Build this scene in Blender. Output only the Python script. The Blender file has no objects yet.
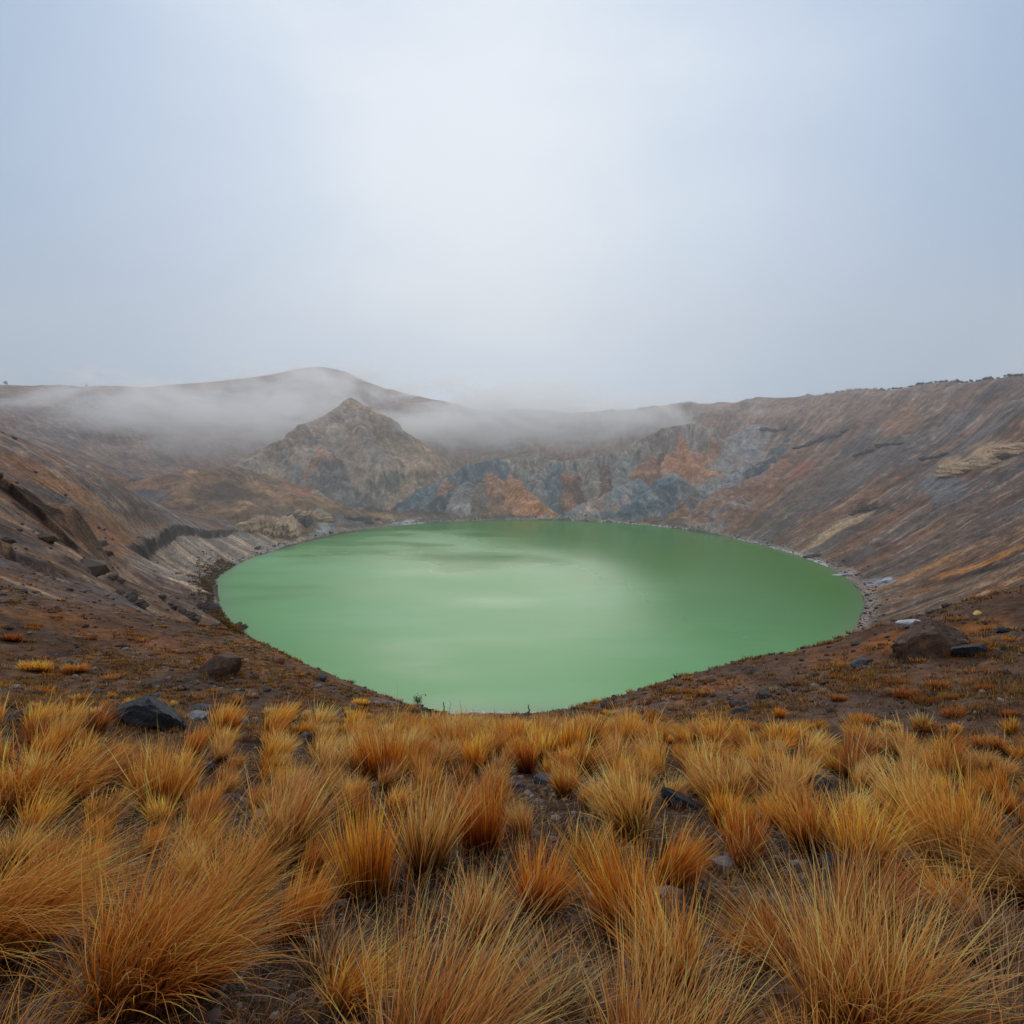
import bpy, math, random
import numpy as np
from math import radians
random.seed(7); RNG = np.random.default_rng(7)
SC = bpy.context.scene; COL = SC.collection

# ------------------------------------------------------------------ camera numbers (eye at the origin, lake surface at z = -60 m)
F = 560.0; PITCH = math.atan(82/560.0); CP, SP = math.cos(PITCH), math.sin(PITCH)
LAKE_Z = -60.0; EYE = 1.35

def ray(px, py):
    cx = (px-512)/F; cy = (512-py)/F
    return np.array([cx, CP+cy*SP, -SP+cy*CP])
def at(px, py, Y):
    d = ray(px, py); return d*(Y/d[1])
def on_plane(px, py, z):
    d = ray(px, py); return d*(z/d[2])

# ------------------------------------------------------------------ noise
_perm = np.random.default_rng(3).permutation(4096)
def _hash(ix, iy, seed):
    return _perm[(_perm[(ix+seed*131) & 4095] + iy) & 4095]
_ang = np.random.default_rng(5).random(4096)*2*np.pi
_gx, _gy = np.cos(_ang), np.sin(_ang)
def perlin(x, y, seed=0):
    xi = np.floor(x).astype(np.int64); yi = np.floor(y).astype(np.int64)
    xf = x-xi; yf = y-yi
    u = xf*xf*xf*(xf*(xf*6-15)+10); v = yf*yf*yf*(yf*(yf*6-15)+10)
    def g(a, b):
        h = _hash(xi+a, yi+b, seed); return _gx[h]*(xf-a)+_gy[h]*(yf-b)
    a = g(0,0); b = g(1,0); c = g(0,1); d = g(1,1)
    return ((a+u*(b-a)) + v*((c+u*(d-c))-(a+u*(b-a))))*1.5
def fbm(x, y, oct=4, seed=0, gain=.5, lac=2.03):
    s = 0; a = 1; n = 0
    for k in range(oct):
        s = s+a*perlin(x, y, seed+k*7); n += a; a *= gain; x = x*lac+11.3; y = y*lac-7.1
    return s/n*1.4
def ridged(x, y, oct=3, seed=0):
    s = 0; a = 1; n = 0
    for k in range(oct):
        s = s+a*(1-2*np.abs(perlin(x, y, seed+k*5))); n += a; a *= .5; x = x*2.1+3.3; y = y*2.1+1.7
    return s/n
def sstep(a, b, x):
    t = np.clip((x-a)/(b-a), 0, 1); return t*t*(3-2*t)

# ------------------------------------------------------------------ lake outline
outline_px = [(215,592),(219,577),(243,562),(290,546),(340,534),(400,525),(470,521),(540,520),(610,522),(680,529),(740,540),(790,553),(830,568),
              (855,585),(865,603),(855,625),(780,679),(690,701),(600,712),(545,713.5),(500,714.5),(450,713),(400,707),(340,693),(290,673),(258,652),(240,632),(225,612)]
LC = np.array([10.0, 244.0])
_o = np.array([on_plane(px, py, LAKE_Z)[:2] for px, py in outline_px])-LC
_th = np.arctan2(_o[:,1], _o[:,0]); _rr = np.hypot(_o[:,0], _o[:,1]); _k = np.argsort(_th); _th, _rr = _th[_k], _rr[_k]
_thp = np.concatenate([_th-2*np.pi, _th, _th+2*np.pi]); _rrp = np.tile(_rr, 3)
_tg = np.linspace(-np.pi, np.pi, 721); _rg = np.interp(_tg, _thp, _rrp)
_ker = np.hanning(17); _ker /= _ker.sum()
_rg = np.convolve(np.concatenate([_rg[-31:-1], _rg, _rg[1:31]]), _ker, 'same')[30:-30]
def polar(x, y):
    dx = x-LC[0]; dy = y-LC[1]; th = np.arctan2(dy, dx)
    return th, np.hypot(dx, dy)-np.interp(th, _tg, _rg)

# ------------------------------------------------------------------ large form of the land: thin-plate surface through surveyed points
pts = []
for t in np.linspace(-np.pi, np.pi, 28, endpoint=False):
    r = np.interp(t, _tg, _rg)
    pts.append((LC[0]+r*np.cos(t), LC[1]+r*np.sin(t), LAKE_Z))
for t in np.linspace(-np.pi, np.pi, 12, endpoint=False):
    r = np.interp(t, _tg, _rg)*.8
    pts.append((LC[0]+r*np.cos(t), LC[1]+r*np.sin(t), LAKE_Z-7))
pts.append((LC[0], LC[1], LAKE_Z-10))
rim_px = [(-180,372,330),(-80,384,390),(0,386,440),(60,387,490),(120,388,540),(180,385,590),(230,380,640),(280,373,680),(320,367,700),(345,372,695),(375,385,680),(410,395,660),(450,404,630),
          (520,411,590),(600,415,560),(640,412,545),(680,408,530),(750,402,490),(850,394,430),(940,387,370),(1024,382,320),(1130,376,250),(1300,380,170)]
rim = [at(*p) for p in rim_px]
for p in rim:
    pts.append(tuple(p))
    d = p[:2]-LC; L = np.hypot(*d); u = d/L
    pts.append((p[0]+u[0]*55, p[1]+u[1]*55, p[2]-6)); pts.append((p[0]+u[0]*170, p[1]+u[1]*170, p[2]-34))
# right and far wall: nearly straight scree from the shore to the rim
for (px, py, Y), p in zip(rim_px, rim):
    if px >= 450:
        d = p[:2]-LC; L = np.hypot(*d); u = d/L; r0 = np.interp(math.atan2(d[1], d[0]), _tg, _rg)
        for q in ((.3, .6, .85) if px >= 600 else (.3, .62, .85)):
            s = r0+(L-r0)*q
            ex = 1+.85*min(1, max(0, (900-px)/230)); zq = LAKE_Z+(p[2]-LAKE_Z)*(q**ex-.055*math.sin(q*math.pi))
            pts.append((LC[0]+u[0]*s, LC[1]+u[1]*s, zq))
# left wall under the cloud, valley behind the brown dome
for q in [(20,430,350),(80,462,330),(60,415,420),(130,470,380),(150,430,460),(230,420,540),(300,400,620),(340,430,570),(380,455,500),(420,440,540),(400,490,440),(-120,440,260),(-60,400,360),
          (120,505,300),(200,500,350),(260,500,370),(330,505,400)]:
    pts.append(tuple(at(*q)))
# brown slope on the left, bench and path above the shore
for q in [(-60,425,170),(0,448,185),(60,474,200),(113,497,215),(170,524,235),(-10,520,95),(40,540,105),(80,520,150),(100,560,150),(135,549,200),(160,540,222),(200,532,255),(235,529,285),
          (150,560,205),(60,600,70),(0,590,52),(130,600,112),(180,600,150),(190,576,197),(150,580,180),(120,576,163),(60,562,112),(20,500,138),(60,512,148),(200,640,85),(140,640,56),(-100,560,45),(-60,640,27)]:
    pts.append(tuple(at(*q)))
# near hillside: the ground below the camera, brow against the lake
for q in [(345,687,36),(305,671,41),(268,655,55),(400,706,34),(450,716,37),(500,720,38),(550,717,36),(620,697,33),(700,674,31),(780,654,30),(860,634,30),(930,616,31),(1024,598,32),(1120,572,30),
          (217,668,32),(100,690,24),(0,640,30),(0,720,12.5),(150,722,15),(300,722,19),(512,738,22),(700,735,17),(860,735,13.5),(1024,748,10.5),(940,650,22),(800,680,23),
          (1100,700,12),(1150,650,16),(-60,700,13),(0,850,5.0),(1024,850,5.0)]:
    pts.append(tuple(at(*q)))
SL = .505
for x, y in [(0,0),(0,3),(0,7),(0,12),(3,4),(-3,4),(6,0),(-6,0),(2,1.5),(-2,1.5)]:
    pts.append((x, y, -EYE-SL*y))
for x, y, z in [(0,-12,2.5),(-25,-5,4),(25,-5,4),(0,-45,9),(-70,-30,22),(70,-30,20),(-140,30,30),(140,40,30),(-230,80,35),(0,-140,6),(-150,-120,10),(150,-120,10),(210,120,32),
                (50,36,-24),(70,60,-37),(90,90,-38),(42,60,-43),(20,62,-39),(0,62,-36.5),(-22,64,-38),(0,90,-50),(-300,200,38),(120,120,-33)]:
    pts.append((x, y, z))
P = np.array(pts)
# drop duplicates that fall on top of one another
keep = []
for i in range(len(P)):
    if all(np.hypot(P[i,0]-P[j,0], P[i,1]-P[j,1]) > .6 for j in keep): keep.append(i)
P = P[keep]; SCL = 100.0
def _phi(d2): return .5*d2*np.log(d2+1e-12)
_A = P[:,:2]/SCL; _n = len(_A)
_d2 = ((_A[:,None]-_A[None])**2).sum(-1); K = _phi(_d2)+np.eye(_n)*2e-5
M_ = np.zeros((_n+3, _n+3)); M_[:_n,:_n] = K; M_[:_n,_n] = 1; M_[:_n,_n+1:] = _A; M_[_n,:_n] = 1; M_[_n+1:,:_n] = _A.T
_w = np.linalg.solve(M_, np.concatenate([P[:,2], np.zeros(3)]))
def tps(x, y):
    x = np.asarray(x, float).ravel()/SCL; y = np.asarray(y, float).ravel()/SCL; out = np.empty_like(x)
    for i in range(0, len(x), 60000):
        a = x[i:i+60000]; b = y[i:i+60000]
        d2 = (a[:,None]-_A[:,0])**2+(b[:,None]-_A[:,1])**2
        out[i:i+60000] = _phi(d2)@_w[:_n]+_w[_n]+_w[_n+1]*a+_w[_n+2]*b
    return out

# ------------------------------------------------------------------ ridges that stand up out of it: crest line (px, py, Y) and flank slopes
RIDGES = [ # name, crest, slope near side, slope far side
 ('ridge', [(352,399,480),(330,414,455),(300,429,430),(268,449,405),(240,464,385)], .85, .75),
 ('ridge', [(330,414,455),(334,450,425),(341,488,390)], 1.0, 0),
 ('ridge', [(300,429,430),(307,462,405),(319,494,378)], 1.0, 0),
 ('ridge', [(268,449,405),(282,475,390),(298,498,370)], .95, 0),
 ('ridge', [(338,409,465),(346,440,440),(354,478,405)], 1.15, 0),
 ('ridge', [(352,399,480),(375,412,475),(400,432,470),(425,452,465),(445,478,455)], .80, .6),
 ('ridge', [(352,399,480),(362,430,440),(372,462,418),(385,492,398)], .95, .8),
 ('ridge', [(312,424,440),(322,452,412),(335,482,392),(345,500,384)], .85, .85),
 ('hill',  [(232,467,365),(205,468,345),(178,471,335),(150,479,322),(128,492,310)], .42, .5),
 ('ridge', [(400,432,470),(404,458,440),(412,484,415)], .9, .8),
 ('ridge', [(278,444,410),(290,468,395),(305,490,380)], .9, .8),
 ('hill',  [(232,467,365),(262,482,352),(300,498,345)], .5, .5),
 ('knoll', [(620,452,446),(640,440,450),(660,431,452),(690,425,452),(715,430,448)], 1.15, 'gb'),
 ('knoll', [(500,459,432),(530,459,434),(560,461,436),(592,458,442),(622,452,446)], 1.5, 'gy'),
 ('knoll', [(402,504,388),(430,485,410),(465,466,425),(499,459,431)], 1.0, 'sl'),
 ('knoll', [(447,480,412),(440,496,395),(434,508,386)], .9, 'ds'),
 ('knoll', [(464,482,404),(463,498,391),(462,512,381)], 1.0, 'gy'),
 ('knoll', [(486,463,428),(494,478,414),(499,494,399)], 1.0, 'og'),
 ('knoll', [(480,484,408),(478,500,391),(476,512,382)], 1.0, 'br'),
 ('knoll', [(517,483,405),(530,495,395),(548,511,381)], .95, 'or'),
 ('knoll', [(508,470,424),(512,480,412)], 1.0, 'og'),
 ('knoll', [(536,463,433),(538,476,418),(541,490,402)], 1.0, 'gy'),
 ('knoll', [(556,462,434),(553,480,415),(551,497,397)], 1.0, 'sl'),
 ('knoll', [(566,472,424),(572,488,402),(578,504,387)], .95, 'dr'),
 ('knoll', [(590,459,441),(596,474,420),(598,486,404)], 1.0, 'gb'),
 ('knoll', [(606,468,430),(608,480,412),(606,492,396)], 1.0, 'dr'),
 ('knoll', [(628,452,446),(622,466,430),(618,478,412)], 1.0, 'gy'),
 ('knoll', [(657,452,442),(646,466,424),(636,482,404)], .85, 'ru'),
 ('knoll', [(678,430,450),(686,446,436),(692,462,416)], .85, 'or'),
 ('knoll', [(664,440,447),(662,456,434)], 1.0, 'dr'),
 ('knoll', [(712,430,448),(712,450,430),(706,468,408)], .8, 'og'),
 ('spur', [(636,478,404),(612,492,391),(588,504,383),(566,514,377)], .85, 'lb'),
 ('spur', [(672,474,398),(652,490,386),(634,504,376),(618,515,371)], .85, 'bl'),
 ('spur', [(672,474,398),(694,490,384),(716,506,368),(730,518,358)], .85, 'sl'),
 ('spur', [(690,496,372),(684,508,364),(678,520,358)], 1.0, 'ru'),
 ('spur', [(704,482,394),(722,498,376)], .9, 'lb'),
 ('spur', [(735,438,440),(724,458,420),(712,478,398),(700,494,382)], .72, 'gy'),
 ('spur', [(760,424,444),(752,448,424),(738,474,396),(722,500,368)], .62, 'lg'),
 ('spur', [(800,452,398),(770,474,372),(735,500,350),(705,522,345)], .5, 'ru'),
 ('spur', [(800,428,430),(782,448,408),(766,464,390)], .7, 'ds'),
]
def seg_ridge(x, y, A, B, sl):
    ab = B[:2]-A[:2]; L2 = (ab**2).sum()
    t = np.clip(((x-A[0])*ab[0]+(y-A[1])*ab[1])/L2, 0, 1)
    d = np.hypot(x-A[0]-t*ab[0], y-A[1]-t*ab[1])
    return A[2]+(B[2]-A[2])*t - sl*(np.sqrt(d*d+4.0)-2.0), t*math.sqrt(L2), d
RW = [(nm, [at(*c) for c in cr], a, b) for nm, cr, a, b in RIDGES]
BOX = [(min(p[0] for p in c)-130, max(p[0] for p in c)+130, min(p[1] for p in c)-130, max(p[1] for p in c)+130) for _, c, _, _ in RW]
CLASS = {'ridge':1, 'hill':2, 'knoll':3, 'spur':4}

# scarps: small cliffs (px,py) line on the ground, drop height, run
def height(x, y, full=False):
    shp = np.shape(x); x = np.asarray(x, float).ravel(); y = np.asarray(y, float).ravel()
    r = np.hypot(x, y); th, s = polar(x, y)
    z = tps(x, y)
    far = sstep(620, 1500, np.hypot(x-LC[0], y-LC[1])); z = z*(1-far)+(-45)*far
    cls = np.zeros(len(x), np.int8); RUf = np.zeros(len(x)); RDf = np.zeros(len(x))
    m = (y > 150) & (r < 900)
    idx = np.nonzero(m)[0]
    if len(idx):
        X = x[idx]; Y = y[idx]
        wx = X+fbm(X/18, Y/18, 4, 41)*4; wy = Y+fbm(X/18, Y/18, 4, 53)*4
        zz = z[idx]; cc = cls[idx]; UU = RUf[idx]; DD = RDf[idx]; RIDX = 1
        nz = ridged(X/17, Y/17, 3, 77)*1.9+fbm(X/5, Y/5, 3, 9)*.8
        for (nm, cr, sa, sb), bb in zip(RW, BOX):
            k = np.nonzero((X > bb[0]) & (X < bb[1]) & (Y > bb[2]) & (Y < bb[3]))[0]
            if not len(k): continue
            best = np.full(len(k), -1e9)
            ru = np.zeros(len(k)); rd = np.zeros(len(k)); off = RIDX*400.0; RIDX += 1
            for A, B in zip(cr[:-1], cr[1:]):
                v_, al, dd_ = seg_ridge(wx[k], wy[k], A, B, sa); b_ = v_ > best
                best = np.where(b_, v_, best); ru = np.where(b_, off+al, ru); rd = np.where(b_, dd_, rd); off += math.hypot(*(B-A)[:2])
            best = best+(ridged(ru/10, rd/50, 2, 88)*2.6+ridged(ru/3.6, rd/26, 2, 89)*.9-.9)*(.5 if nm == 'hill' else 1)*sstep(0, 12, rd)
            depth = np.clip(cr[0][2]-best, 0, 30)/30
            best = best+nz[k]*(.5+depth*.8)*(.45 if nm == 'hill' else 1)-.6
            h = best-zz[k]; up = h > 0
            # soft maximum
            kk = 1.2; zz[k] = np.where(h > 6, best, zz[k]+np.log1p(np.exp(np.clip(h/kk, -30, 30)))*kk)
            cc[k] = np.where(up, CLASS[nm], cc[k]); UU[k] = np.where(up, ru, UU[k]); DD[k] = np.where(up, rd, DD[k])
        z[idx] = zz; cls[idx] = cc; RUf[idx] = UU; RDf[idx] = DD
    # gullies running down to the lake on the big walls
    wall = sstep(6, 45, s)*sstep(120, 190, r)*(1-sstep(520, 800, r))
    u = th*150+fbm(s/90, th*2, 2, 5)*4; v = s
    g = ridged(u/15, v/110, 3, 21)*2.1+ridged(u/5.2, v/50, 2, 31)*.9*sstep(-.2, .3, fbm(x/50, y/50, 2, 35)+.1)+fbm(x/7, y/7, 3, 36)*.8
    z += wall*(g-.4)*np.where(cls > 0, .3, 1.0)*(1-.55*sstep(-60, -110, x)*(1-sstep(230, 300, y)))
    z += wall*fbm(x/40, y/40, 3, 61)*1.8*np.where(cls > 0, .3, 1)
    # rock bands across the right wall
    rb = sstep(.05, .35, np.sin((z+fbm(x/45, y/45, 3, 64)*9)/5.2)*.5+.2)*1.5*sstep(.0, .4, fbm(x/60, y/60, 2, 66)+.05)
    z += wall*rb
    # middle distance (40..200 m): lumps, small scarps
    mid = sstep(14, 45, r)*(1-sstep(230, 330, r))*sstep(1, 12, s)
    lump = fbm(x/14, y/14, 4, 15)*.75
    z += mid*lump
    left = sstep(-5, -30, x)*mid*sstep(45, 80, r)
    tt = tps_scarp(x, y)
    z += left*0 + tt
    # near ground
    nr = 1-sstep(30, 90, r)
    z += nr*(fbm(x/2.3, y/2.3, 4, 17)*.10*sstep(.5, 3, r)+fbm(x/.35, y/.35, 3, 19)*.018+fbm(x/7, y/7, 2, 18)*.22*sstep(5, 14, r))
    # shore noise
    z += fbm(x/9, y/9, 3, 71)*.5*sstep(-6, 1, s)*(1-sstep(5, 18, s))
    inside = s < 0
    z = np.where(inside, np.minimum(z, LAKE_Z+.35+s*.35), z)
    z = np.where(~inside & (s < 40), np.maximum(z, LAKE_Z+.02+np.minimum(s, 40)*.04), z)
    if full: return z.reshape(shp), cls.reshape(shp), th.reshape(shp), s.reshape(shp), RUf.reshape(shp), RDf.reshape(shp)
    return z.reshape(shp)

SCARPS = [ # (polyline px,py,Y), drop m, run m : ground falls away on the lake side
 ([(-20,470,140),(20,482,138),(50,498,136),(80,528,136)], 2.2),
 ([(-20,550,80),(8,560,80),(22,570,79)], 1.8),
 ([(133,552,194),(150,544,214),(190,535,245),(235,529,283)], 3.2),
 ([(60,577,95),(90,566,110),(118,556,120)], 2.2),
]
SCW = [([at(*q) for q in pl], d) for pl, d in SCARPS]
def tps_scarp(x, y):
    out = np.zeros(len(x))
    for pl, dr in SCW:
        bx0 = min(p[0] for p in pl)-30; bx1 = max(p[0] for p in pl)+30; by0 = min(p[1] for p in pl)-30; by1 = max(p[1] for p in pl)+30
        k = np.nonzero((x > bx0) & (x < bx1) & (y > by0) & (y < by1))[0]
        if not len(k): continue
        X = x[k]+fbm(x[k]/6, y[k]/6, 3, 81)*1.6; Y = y[k]+fbm(x[k]/6, y[k]/6, 3, 83)*1.6
        best = np.full(len(k), 1e9); side = np.zeros(len(k)); tl = np.zeros(len(k))
        for i, (A, B) in enumerate(zip(pl[:-1], pl[1:])):
            ab = B[:2]-A[:2]; L2 = (ab**2).sum(); traw = ((X-A[0])*ab[0]+(Y-A[1])*ab[1])/L2; t = np.clip(traw, 0, 1)
            d = np.hypot(X-A[0]-t*ab[0], Y-A[1]-t*ab[1]); c = (ab[0]*(Y-A[1])-ab[1]*(X-A[0]))
            b = d < best; best = np.where(b, d, best); side = np.where(b, np.sign(c), side); tl = np.where(b, (i+t)/(len(pl)-1), tl)
        sd = best*side       # + left of the direction of travel (upslope), - lake side
        fade = sstep(0, .12, tl)*(1-sstep(.88, 1, tl))
        lift = np.where(sd > 0, np.exp(-sd/14)*.5, -.5*np.exp(sd/10)); w = dr*.16
        prof = lift*sstep(0, w, np.abs(sd))
        out[k] += dr*prof*fade
    return out

def hit(px, py, y0=1.0, y1=760):
    d = ray(px, py)
    Y = np.exp(np.linspace(math.log(y0), math.log(y1), 1600)); Q = d[None]*(Y/d[1])[:,None]
    z = height(Q[:,0], Q[:,1]); b = np.nonzero(Q[:,2] < z)[0]
    if not len(b): return None
    i = max(b[0], 1); f0 = Q[i-1,2]-z[i-1]; f1 = Q[i,2]-z[i]; t = f0/(f0-f1+1e-9)
    q = Q[i-1]+(Q[i]-Q[i-1])*t
    return q
CLOUD_D = .019
# px, py, Y, radii, weight
BLOBS = [(500,428,505,170,60,32,1.15), (620,432,500,120,60,26,.8), (420,425,520,110,70,36,.95), (500,408,600,170,110,40,1.0), (310,400,560,130,80,34,.8), (200,412,470,140,85,44,.8), (250,436,450,90,55,34,.7), (90,412,420,150,90,44,.65), (710,412,500,120,70,26,.5), (345,378,650,150,60,34,.85), (270,385,600,110,60,28,.6), (620,412,530,110,60,26,.7)]
# ------------------------------------------------------------------ helpers for meshes and materials
def lin(r, g, b):
    f = lambda c: ((c/255+.055)/1.055)**2.4 if c > 10 else c/255/12.92
    return np.array([f(r), f(g), f(b)])
def new_mesh(name, V, Fc, mats=(), attrs=None, smooth=True, loops=None, mat_idx=None):
    me = bpy.data.meshes.new(name)
    V = np.asarray(V, np.float32); Fc = np.asarray(Fc, np.int32); k = Fc.shape[1]
    me.vertices.add(len(V)); me.vertices.foreach_set('co', V.ravel())
    me.loops.add(Fc.size); me.loops.foreach_set('vertex_index', Fc.ravel())
    me.polygons.add(len(Fc)); me.polygons.foreach_set('loop_start', np.arange(0, Fc.size, k, dtype=np.int32))
    me.polygons.foreach_set('loop_total', np.full(len(Fc), k, np.int32))
    me.update(calc_edges=True)
    for nm, (typ, dat) in (attrs or {}).items():
        a = me.attributes.new(nm, typ, 'POINT'); dat = np.asarray(dat, np.float32)
        a.data.foreach_set({'FLOAT_COLOR':'color','FLOAT_VECTOR':'vector','FLOAT':'value'}[typ], dat.ravel())
    for m in mats: me.materials.append(m)
    me.polygons.foreach_set('use_smooth', np.full(len(Fc), smooth, bool))
    if mat_idx is not None: me.polygons.foreach_set('material_index', np.asarray(mat_idx, np.int32))
    me.update(); return me
def link(name, me, parent=None, loc=None):
    o = bpy.data.objects.new(name, me); COL.objects.link(o)
    if parent is not None: o.parent = parent
    if loc is not None: o.location = loc
    return o
def tag(o, label=None, cat=None, group=None, kind=None):
    if label: o['label'] = label
    if cat: o['category'] = cat
    if group: o['group'] = group
    if kind: o['kind'] = kind
    return o
def rgba(c): return np.concatenate([np.asarray(c), np.ones(np.shape(c)[:-1]+(1,))], -1)

class NT:
    def __init__(s, name):
        s.m = bpy.data.materials.new(name); s.m.use_nodes = True; s.t = s.m.node_tree; s.t.nodes.clear()
        s.out = s.n('ShaderNodeOutputMaterial')
    def n(s, typ, **kw):
        nd = s.t.nodes.new(typ)
        for k, v in kw.items():
            if k.startswith('i_'):
                key = k[2:]; key = int(key) if key.isdigit() else key.replace('_', ' '); nd.inputs[key].default_value = v
            else: setattr(nd, k, v)
        return nd
    def l(s, a, b): s.t.links.new(a, b)
    def math(s, op, a, b=None, c=None):
        nd = s.n('ShaderNodeMath', operation=op)
        for i, v in enumerate((a, b, c)):
            if v is None: continue
            if hasattr(v, 'is_linked'): s.l(v, nd.inputs[i])
            else: nd.inputs[i].default_value = v
        return nd.outputs[0]
    def mapr(s, v, a, b, c, d):
        nd = s.n('ShaderNodeMapRange'); s.l(v, nd.inputs[0])
        for i, q in enumerate((a, b, c, d)): nd.inputs[i+1].default_value = q
        return nd.outputs[0]
    def noise(s, vec, scale, detail=4, rough=.55, dist=0):
        nd = s.n('ShaderNodeTexNoise'); nd.inputs['Scale'].default_value = scale; nd.inputs['Detail'].default_value = detail
        nd.inputs['Roughness'].default_value = rough; nd.inputs['Distortion'].default_value = dist
        if vec is not None: s.l(vec, nd.inputs['Vector'])
        return nd.outputs['Fac']
    def mapping(s, vec, scale):
        nd = s.n('ShaderNodeMapping'); s.l(vec, nd.inputs[0]); nd.inputs['Scale'].default_value = scale; return nd.outputs[0]
    def mix(s, fac, a, b, blend='MIX'):
        nd = s.n('ShaderNodeMix', data_type='RGBA', blend_type=blend, clamp_result=False)
        for k, v in ((0, fac), (6, a), (7, b)):
            if hasattr(v, 'is_linked'): s.l(v, nd.inputs[k])
            elif k == 0: nd.inputs[0].default_value = v
            else: nd.inputs[k].default_value = (*v[:3], 1)
        return nd.outputs[2]
    def bsdf(s, col, rough=.9, spec=.3, normal=None):
        b = s.n('ShaderNodeBsdfPrincipled')
        if hasattr(col, 'is_linked'): s.l(col, b.inputs['Base Color'])
        else: b.inputs['Base Color'].default_value = (*col[:3], 1)
        if hasattr(rough, 'is_linked'): s.l(rough, b.inputs['Roughness'])
        else: b.inputs['Roughness'].default_value = rough
        b.inputs['Specular IOR Level'].default_value = spec
        if normal is not None: s.l(normal, b.inputs['Normal'])
        return b
    def bump(s, h, strength, dist):
        nd = s.n('ShaderNodeBump'); s.l(h, nd.inputs['Height']); nd.inputs['Strength'].default_value = strength; nd.inputs['Distance'].default_value = dist
        return nd.outputs[0]

# ------------------------------------------------------------------ the land mesh
az_px = np.arange(-150, 1176, 1.15)
az = np.arctan((az_px-512)/F/1.0)          # azimuth east of north
lo = np.radians(np.arange(-178, math.degrees(az[0])-1, 2.0)); hi = np.radians(np.arange(math.degrees(az[-1])+1, 181, 2.0))
az = np.concatenate([lo, az, hi])
def rr(a, b, k): n = int(math.log(b/a)/k); return np.exp(np.linspace(math.log(a), math.log(b), n, endpoint=False))
rad = np.concatenate([rr(.35, 2, .03), rr(2, 30, .0075), rr(30, 110, .009), rr(110, 170, .012), rr(170, 400, .0032), rr(400, 580, .0030), rr(580, 760, .006), rr(760, 9000, .09)])
A_, R_ = np.meshgrid(az, rad)
X_ = R_*np.sin(A_); Y_ = R_*np.cos(A_)
Z_, CL, TH, S_, RU_, RD_ = height(X_, Y_, True)
nR, nA = X_.shape
V = np.stack([X_, Y_, Z_], -1).reshape(-1, 3)
# normals and slope
def grad():
    dX = np.stack([np.gradient(a, axis=1) for a in (X_, Y_, Z_)], -1); dY = np.stack([np.gradient(a, axis=0) for a in (X_, Y_, Z_)], -1)
    N = np.cross(dX, dY); N /= np.linalg.norm(N, axis=-1, keepdims=True)+1e-9; return N
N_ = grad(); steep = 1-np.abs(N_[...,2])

# colours ---------------------------------------------------------
def mixc(c, col, w): return c+(np.asarray(col)-c)*np.clip(w, 0, 1)[..., None]
s = S_; u = np.where(CL > 0, RU_, TH*150); sr = np.where(CL > 0, RD_*1.6, S_)
w1 = np.where(CL > 0, fbm(X_/30, Y_/30, 2, 6)*2.5, fbm(S_/90, TH*2, 2, 5)*4)
st1 = fbm((u+w1)/13, sr/150, 4, 201); st2 = fbm((u+w1)/4.2, sr/90, 3, 211); st3 = fbm((u+w1*.9)/1.7, sr/50, 3, 221)
big = fbm(X_/70, Y_/70, 4, 231); med = fbm(X_/22, Y_/22, 4, 241); sml = fbm(X_/4.5, Y_/4.5, 4, 251); fin = fbm(X_/1.1, Y_/1.1, 3, 261); mic = fbm(X_/.22, Y_/.22, 3, 271)
C = np.empty(X_.shape+(3,)); C[:] = lin(98, 82, 72)
right = sstep(-20, 60, X_)
C = mixc(C, lin(120, 84, 62), sstep(.0, .45, st1+big*.4)*.75)
C = mixc(C, lin(92, 88, 90), sstep(.0, .4, -st1+med*.4)*.7)
C = mixc(C, lin(150, 122, 96), sstep(.18, .5, st2+sml*.3)*.45)
C = mixc(C, lin(72, 58, 52), sstep(.15, .5, -st2)*.5)
C = mixc(C, lin(188, 158, 126), sstep(.3, .6, st3+sml*.35)*.3*sstep(-.2, .3, med+.1))
C = mixc(C, lin(140, 92, 58), sstep(.25, .55, -st3)*.35*sstep(-.1, .3, big))
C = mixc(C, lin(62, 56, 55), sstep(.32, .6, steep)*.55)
# far high ground: paler, greyer
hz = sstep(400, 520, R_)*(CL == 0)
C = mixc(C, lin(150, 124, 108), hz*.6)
# raised ridges
C = np.where((CL == 1)[..., None], mixc(mixc(mixc(np.broadcast_to(lin(136, 118, 102), C.shape), lin(108, 102, 100), sstep(-.1, .3, med)), lin(164, 140, 116), sstep(.05, .4, st2)*.7), lin(80, 72, 66), sstep(.1, .5, -st2+sml*.3)*.8), C)
C = np.where((CL == 2)[..., None], mixc(mixc(np.broadcast_to(lin(112, 88, 66), C.shape), lin(84, 68, 56), sstep(-.1, .35, st2)), lin(140, 104, 72), sstep(.1, .5, med)*.8), C)
RUST = lin(146, 92, 56); ORG = lin(166, 104, 58); DRED = lin(98, 58, 40); SLATE = lin(82, 94, 102); DSL = lin(66, 74, 80); GREY = lin(128, 124, 120)
KC = {'gb': lin(118, 106, 96), 'gy': lin(120, 116, 112), 'sl': lin(80, 90, 98), 'ds': lin(62, 70, 76), 'og': lin(148, 106, 78), 'br': lin(106, 84, 70), 'or': lin(154, 102, 66), 'dr': lin(94, 66, 54),
      'ru': lin(124, 86, 64), 'r1': lin(136, 118, 102), 'r2': lin(104, 98, 96), 'r3': lin(148, 124, 100), 'lb': lin(104, 112, 118), 'bl': lin(72, 88, 98), 'lg': lin(122, 122, 126)}
ri = np.floor(RU_/400).astype(int)-1
g1 = ridged(RU_/10, RD_/50, 2, 88); g2 = ridged(RU_/3.6, RD_/26, 2, 89); g3 = ridged(RU_/1.3, RD_/12, 2, 90)  # relief shade painted into the colour: gullies darkened, crests lightened
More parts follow.
